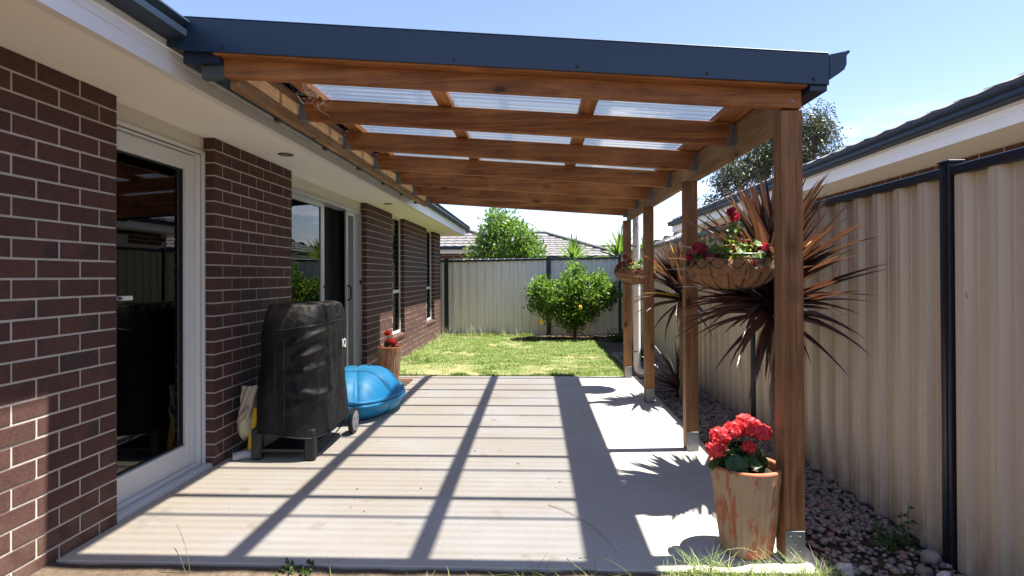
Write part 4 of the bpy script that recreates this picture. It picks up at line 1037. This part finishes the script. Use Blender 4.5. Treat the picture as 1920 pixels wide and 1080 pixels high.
# ------------------------------------------------------------ bag, yellow tool, roll beside the barbecue
def lump(name, c, r, mat, parent=None, seed=0, amp=.25, nu=36, nv=22):
    def f(u, v):
        a = 2 * PI * u; p = (v - .5) * PI; d = Vector((math.cos(p) * math.cos(a), math.cos(p) * math.sin(a), math.sin(p)))
        k = 1 + amp * (mnoise.noise(d * 1.6 + Vector((seed, 0, 0))) + .4 * mnoise.noise(d * 5 + Vector((0, seed, 0))))
        return (c[0] + d.x * r[0] * k, c[1] + d.y * r[1] * k, c[2] + d.z * r[2] * k)
    return MB().grid(f, nu, nv, True).build(name, mat, parent, smooth=True)
BG = thing('canvas_bag', (-2.07, 4.02, 0), 'crumpled beige canvas bag between the brick wall and the barbecue', 'bag')
lump('bag_body', (-2.065, 4.035, .245), (.055, .075, .125), 'canvas_pale', BG, 3)
def drape(u, v):
    a = -.9 + u * 3.6; r = .062 + .012 * math.sin(5 * a + 4 * v) + .008 * mnoise.noise(Vector((u * 5, v * 4, 2)))
    z = .50 - v * .24 + .02 * math.sin(a * 2) * v
    return (-2.06 + .03 * (1 - v) ** 2 + r * .8 * math.cos(a - PI / 2), 4.03 + r * 1.25 * math.sin(a - PI / 2) * (.55 + .5 * v), z)
MB().grid(drape, 40, 18).build('bag_flap', 'canvas', BG, smooth=True)
MB().tube([(-2.095, 4.0, .28), (-2.075, 3.95, .27), (-2.05, 3.945, .30), (-2.03, 3.95, .33), (-2.02, 3.97, .36)], [.012, .016, .016, .014, .008], 8).build('bag_cuff', 'canvas', BG, smooth=True)
tag(MB().prism([(3.965, .02), (4.0, .02), (4.075, .34), (4.04, .34)], 'x', -2.03, -1.985).build('yellow_bracket', 'yellow', bevel=.004), 'bright yellow plastic upright leaning beside the canvas bag', 'tool')
RL = thing('paper_roll', (-2.03, 3.94, .03), 'grey fabric roll lying on the slab at the barbecue\'s left foot', 'roll')
MB().tube([(-2.095, 3.90, .031), (-2.06, 3.925, .031), (-2.0, 3.965, .03), (-1.95, 4.0, .03)], [.026, .03, .029, .027], 14).build('roll_body', 'roll', RL, smooth=True)
MB().tube([(-2.1, 3.896, .031), (-2.092, 3.902, .031)], .012, 10).build('roll_core', 'soil', RL)
tag(MB().box(-1.93, -1.51, 6.62, 7.0, .0, .016).build('doormat', 'mat', bevel=.004), 'brown doormat on the slab beyond the blue sandpit', 'doormat')

# ------------------------------------------------------------ pebbles and stones
bm = bmesh.new(); bmesh.ops.create_icosphere(bm, subdivisions=1, radius=1); sv = np.array([v.co[:] for v in bm.verts]); sf = np.array([[v.index for v in f.verts] for f in bm.faces]); bm.free()
def pebbles(n, xr, yr, size, z0, zj, name='pebbles', mat='pebble', dens=None):
    Vs = []; Fs = []; Rs = []
    k = 0
    while k < n:
        x = random.uniform(*xr); y = yr[0] + (yr[1] - yr[0]) * random.random()
        if dens and random.random() > dens(x, y): continue
        s = size * random.uniform(.55, 1.35); ax = np.array([s * random.uniform(.8, 1.2), s * random.uniform(.7, 1.1), s * random.uniform(.4, .65)])
        j = rng.uniform(.82, 1.15, (len(sv), 1)); q = sv * j * ax; t = random.uniform(0, PI); c, s_ = math.cos(t), math.sin(t)
        tl = random.uniform(-.5, .5); q = np.stack([q[:, 0], q[:, 1] * math.cos(tl) - q[:, 2] * math.sin(tl), q[:, 1] * math.sin(tl) + q[:, 2] * math.cos(tl)], 1)
        q = np.stack([q[:, 0] * c - q[:, 1] * s_, q[:, 0] * s_ + q[:, 1] * c, q[:, 2]], 1) + np.array([x, y, z0 + random.uniform(0, zj)])
        Vs.append(q); Fs.append(sf + k * len(sv)); Rs += [random.random()] * len(sf); k += 1
    o = np_mesh(name, np.concatenate(Vs), np.concatenate(Fs), mat, None, Rs, 'stuff', True); return o
pb = pebbles(8800, (1.255, 1.835), (2.55, 9.8), .017, -.052, .026, dens=lambda x, y: (.35 if y < 3.0 else 1) * (1 if y < 7 else .6)); tag(pb, 'pale river pebbles filling the bed between slab and right fence', 'pebbles')
for i, (x, y, s, lb) in enumerate(((1.345, 2.60, .040, 'rounded white stone at the slab corner by the nearest post'), (1.33, 2.545, .026, 'small white stone in front of the rounded white stone'), (1.79, 2.72, .045, 'grey flat rock near the foot of the dark fence post'), (1.68, 2.60, .034, 'bluish angular rock at the near end of the pebble bed'), (1.74, 2.56, .03, 'whitish rock lying nearest the foot of the dark fence post'))):
    o = lump('stone', (0, 0, 0), (s, s * .8, s * .65), 'white_stone' if i in (0, 1, 4) else 'pebble', None, i * 3, .4, 20, 12); o.location = (x, y, -.04 + s * .4); tag(o, lb, 'stone')
tag(MB().box(1.745, 1.79, 2.13, 2.17, -.1, .165).build('garden_stake', 'stake', bevel=.002), 'cut yellow pine stake at the bottom right by the fence', 'stake')
tag(MB().box(1.56, 1.60, 10.2, 10.22, -.1, .30).build('garden_stake', 'stake', bevel=.002), 'thin timber stake in the far part of the garden bed', 'stake')

# ------------------------------------------------------------ grass
def blades(n, sample, hgt, wid, lean, name, mat, label, cat='grass'):
    P_ = np.array([sample() for _ in range(n)]); a = rng.uniform(0, 2 * PI, n); d = np.stack([np.cos(a), np.sin(a), np.zeros(n)], 1); s = np.stack([-np.sin(a), np.cos(a), np.zeros(n)], 1)
    h = (hgt * rng.uniform(.45, 1.3, n) * P_[:, 3])[:, None]; w = wid * rng.uniform(.7, 1.3, n)[:, None]; l = lean * rng.uniform(.1, 1.3, n)[:, None] * h
    p = P_[:, :3]; z = np.array([0, 0, 1.])
    m = p + d * l * .35 + z * h * .6; e = p + d * l + z * h * .95
    V = np.stack([p - s * w / 2, p + s * w / 2, m + s * w * .38, m - s * w * .38, e], 1).reshape(-1, 3)
    i = np.arange(n)[:, None] * 5
    F1 = i + np.array([[0, 1, 2]]); F2 = i + np.array([[0, 2, 3]]); F3 = i + np.array([[3, 2, 4]])
    Fc = np.concatenate([F1, F2, F3], 1).reshape(-1, 3); r = np.repeat(P_[:, 4], 3)
    o = np_mesh(name, V, Fc, mat, None, r, 'stuff'); tag(o, label, cat); return o
def lawn_s():
    while True:
        x = random.uniform(-2.15, 1.9); y = random.uniform(7.31, 12.9)
        pz = mnoise.noise(Vector((x * 1.1, y * .9, 5))) + .35 * mnoise.noise(Vector((x * 4, y * 4, 9)))
        bare = pz > .12 + .25 * max(0, (x + .6)) and x < .6
        if bare and random.random() < .75: continue
        if y > 12.15 + .25 * math.sin(x * 3) and x > .0 and random.random() < .92: continue
        if x > 1.35 and y > 9 and random.random() < .8: continue
        dry = mnoise.noise(Vector((x * 1.7, y * 1.7, 20)))
        r = min(.999, max(0, random.gauss(.45, .25))) if dry < .0 else random.uniform(.6, 1)
        hh = max(.45, 1 + 1.3 * mnoise.noise(Vector((x * 5, y * 5, 40)))); r = min(.999, max(0, r + .5 * mnoise.noise(Vector((x * 3, y * 3, 60)))))
        return (x, y, lawn_z(x, y) - .003, hh if pz < .1 else .6 * hh, r)
blades(115000, lawn_s, .032, .0075, .9, 'grass', 'grass', 'short sunlit lawn grass between the patio and the back fence')
def edge_s():
    k = random.random()
    if k < .25: x = -2.13 + abs(random.gauss(0, .13)); y = random.uniform(8.6, 12.9)
    elif k < .85: x = random.uniform(-2.1, -.1); y = by(x) - .06 - abs(random.gauss(0, .10))
    else: x = random.uniform(-2, 1.2); y = 7.31 + abs(random.gauss(0, .02))
    h = .35 if k >= .85 else max(.3, 1 + .9 * mnoise.noise(Vector((x * 3, y * 3, 0)))); return (x, y, lawn_z(x, y) - .005, h, random.random())
blades(7000, edge_s, .075, .006, .9, 'tall_grass', 'grass', 'longer unmown grass along the wall and back fence')
def seedy():
    c = random.choice([(-1.55, 12.95), (-1.2, 12.9), (-.75, 12.95), (-1.9, 12.6), (-1.98, 11.9), (-.45, 12.9)]); x = random.gauss(c[0], .08); y = min(13.0, random.gauss(c[1], .06)); return (x, y, -.11, 1, random.random())
blades(160, seedy, .26, .006, .8, 'seeding_grass', 'dry_grass', 'pale seeding grass stalks at the back fence')
def fore():
    k = random.random()
    if k < .75: x = random.uniform(.55, 1.25); y = random.gauss(2.45, .03)
    elif k < .9: x = random.uniform(-.1, .7); y = random.gauss(2.45, .03)
    else: x = random.uniform(-1.2, 1.4); y = random.gauss(2.42, .03)
    y = min(y, 2.494); dens = mnoise.noise(Vector((x * 5, 0, 2))) + .25
    return (x, y, -.03, max(.25, .75 + dens * .8) * (1 if x > .5 else .65), random.random())
blades(900, fore, .095, .0032, 1.4, 'foreground_grass', 'grass', 'untidy green grass growing along the near edge of the slab')
def weedy():
    x = random.gauss(1.45, .16); y = random.uniform(2.35, 2.6); return (x, y, -.07, random.uniform(.4, 1), random.random())
blades(500, weedy, .06, .004, 1.2, 'bed_grass', 'grass', 'sparse grass at the near end of the pebble bed')
def stalks(name, pts, label, mat='stem', heads=True, r=.0012):
    t = thing(name, pts[0][0], label, 'grass stalk')
    for (p0, p1, p2) in pts:
        m = MB(); p0, p1, p2 = map(Vector, (p0, p1, p2)); m.tube([p0.lerp(p1, t_) .lerp(p1.lerp(p2, t_), t_) for t_ in (0, .2, .4, .6, .8, 1)], [r, r, r * .9, r * .8, r * .6, r * .5], 4)
        if heads:
            for i in range(8):
                u_ = .62 + .38 * i / 8; q = p0.lerp(p1, u_).lerp(p1.lerp(p2, u_), u_); m.tube([q, q + (p2 - p1).normalized() * .010 + Vector((random.gauss(0, .002), random.gauss(0, .002), .002))], .0016, 4)
        m.build('stalk', mat, t)
    return t
stalks('grass_tuft', [((-1.50, 2.45, -.08), (-1.50, 2.44, .1), (-1.555, 2.44, .20)), ((-1.51, 2.45, -.08), (-1.53, 2.44, .06), (-1.57, 2.44, .10))], 'thin seeding grass stalks at the slab edge below the barbecue', 'stem_pale')
stalks('grass_tuft', [((.30, 2.45, -.08), (.2, 2.45, .02), (.12, 2.46, .07)), ((.45, 2.45, -.08), (.34, 2.46, .12), (.17, 2.48, .06)), ((.62, 2.45, -.08), (.75, 2.45, .2), (.92, 2.47, .10)), ((.98, 2.45, -.08), (.80, 2.43, .06), (.72, 2.44, .08))], 'arching seeding grass stalks along the near slab edge before the post', 'stem_pale')
stalks('straw', [((.06, 3.20, .006), (.30, 3.02, .01), (.36, 2.66, .006))], 'long pale straw lying on the slab', 'dry_straw', False, .0022)
def leafy_weed(name, x, y, z, n, h, ll, lw, label, spread=.03, mat='weed_leaf'):
    t = thing(name, (x, y, z), label, 'weed'); st = MB(); lf = MB()
    for k in range(n):
        bx, by_ = x + random.gauss(0, spread), y + random.gauss(0, spread * .6); hh = h * random.uniform(.55, 1); tx_ = bx + random.gauss(0, .02)
        st.tube([(bx, by_, z), (tx_, by_, z + hh)], .002, 5)
        for i in range(int(hh / .022)):
            zz = z + .02 + i * .021; a = i * 2.4; s = ll * (1 - .55 * (zz - z) / hh) + .008; px = bx + (tx_ - bx) * (zz - z) / hh
            d = Vector((math.cos(a), math.sin(a) * .7, 0)); sd = Vector((-d.y, d.x, 0)) * lw
            p0 = Vector((px, by_, zz)); p1 = p0 + d * s * .5 + Vector((0, 0, s * .25)); p2 = p0 + d * s * .95 + Vector((0, 0, -s * .12))
            lf.add([p0, p1 + sd, p2, p1 - sd], [(0, 1, 2), (0, 2, 3)])
    st.build('stem', 'stem', t, kind='stuff'); lf.build('leaf_mass', mat, t, kind='stuff'); return t
leafy_weed('weed', 1.76, 2.86, -.05, 2, .30, .06, .006, 'tall dark leafy weed against the right fence', .008)
leafy_weed('weed', 1.66, 2.84, -.05, 12, .13, .05, .010, 'low leafy weed clump at the foot of the tall weed', .05)
leafy_weed('weed', 1.80, 2.33, -.08, 16, .09, .035, .011, 'low green weed clump at the base of the fence near the pine stake', .05)
leafy_weed('weed', -1.02, 2.46, -.04, 18, .075, .05, .010, 'dense green weed clump at the near edge of the slab', .045)
leafy_weed('weed', 1.62, 11.6, -.1, 26, .34, .09, .016, 'shaded shrub in the far corner of the garden bed', .12)
leafy_weed('weed', 1.50, 8.9, -.1, 18, .26, .09, .016, 'dark leafy plant behind the farthest posts', .10)
leafy_weed('weed', -1.86, 9.0, -.1, 14, .14, .06, .02, 'bright broadleaf weeds at the foot of the brick wall', .12)
lt = MB()
for i in range(70):
    x = random.uniform(-2.05, 1.2); y = random.uniform(2.7, 7.2); a = random.uniform(0, 6.28); l = random.uniform(.004, .013); d = Vector((math.cos(a), math.sin(a), .15)) * l; q = Vector((-d.y, d.x, 0)) * .4; p = Vector((x, y, .004))
    lt.add([p - d, p + q, p + d, p - q], [(0, 1, 2, 3)])
tag(lt.build('leaf_litter', 'bark', kind='stuff', fix=False), 'tiny dry leaf scraps scattered over the concrete slab', 'leaf litter')
# mulch under the lemon tree
def mul(u, v): x = -.3 + u * 2.2; y = 11.95 + v * 1.1 + .2 * math.sin(x * 2.3) * (1 - v); return (x, y, lawn_z(x, y) + .008 + .02 * abs(mnoise.noise(Vector((x * 9, y * 9, 0)))) * min(1, v * 5))
MB().grid(mul, 60, 30).build('mulch_bed', 'mulch', kind='structure')
bk = MB()
for i in range(1400):
    x = random.uniform(-.2, 1.85); y = random.uniform(12.05, 12.9); p = Vector((x, y, lawn_z(x, y) + .02)); d = Vector((random.gauss(0, 1), random.gauss(0, 1), random.gauss(0, .3))).normalized() * .025; s = d.cross(Vector((0, .3, 1))).normalized() * .008
    bk.add([p - d, p + s, p + d, p - s], [(0, 1, 2, 3)])
tag(bk.build('bark_chips', 'bark', kind='stuff', fix=False), 'brown bark chips under the lemon tree', 'bark chips')
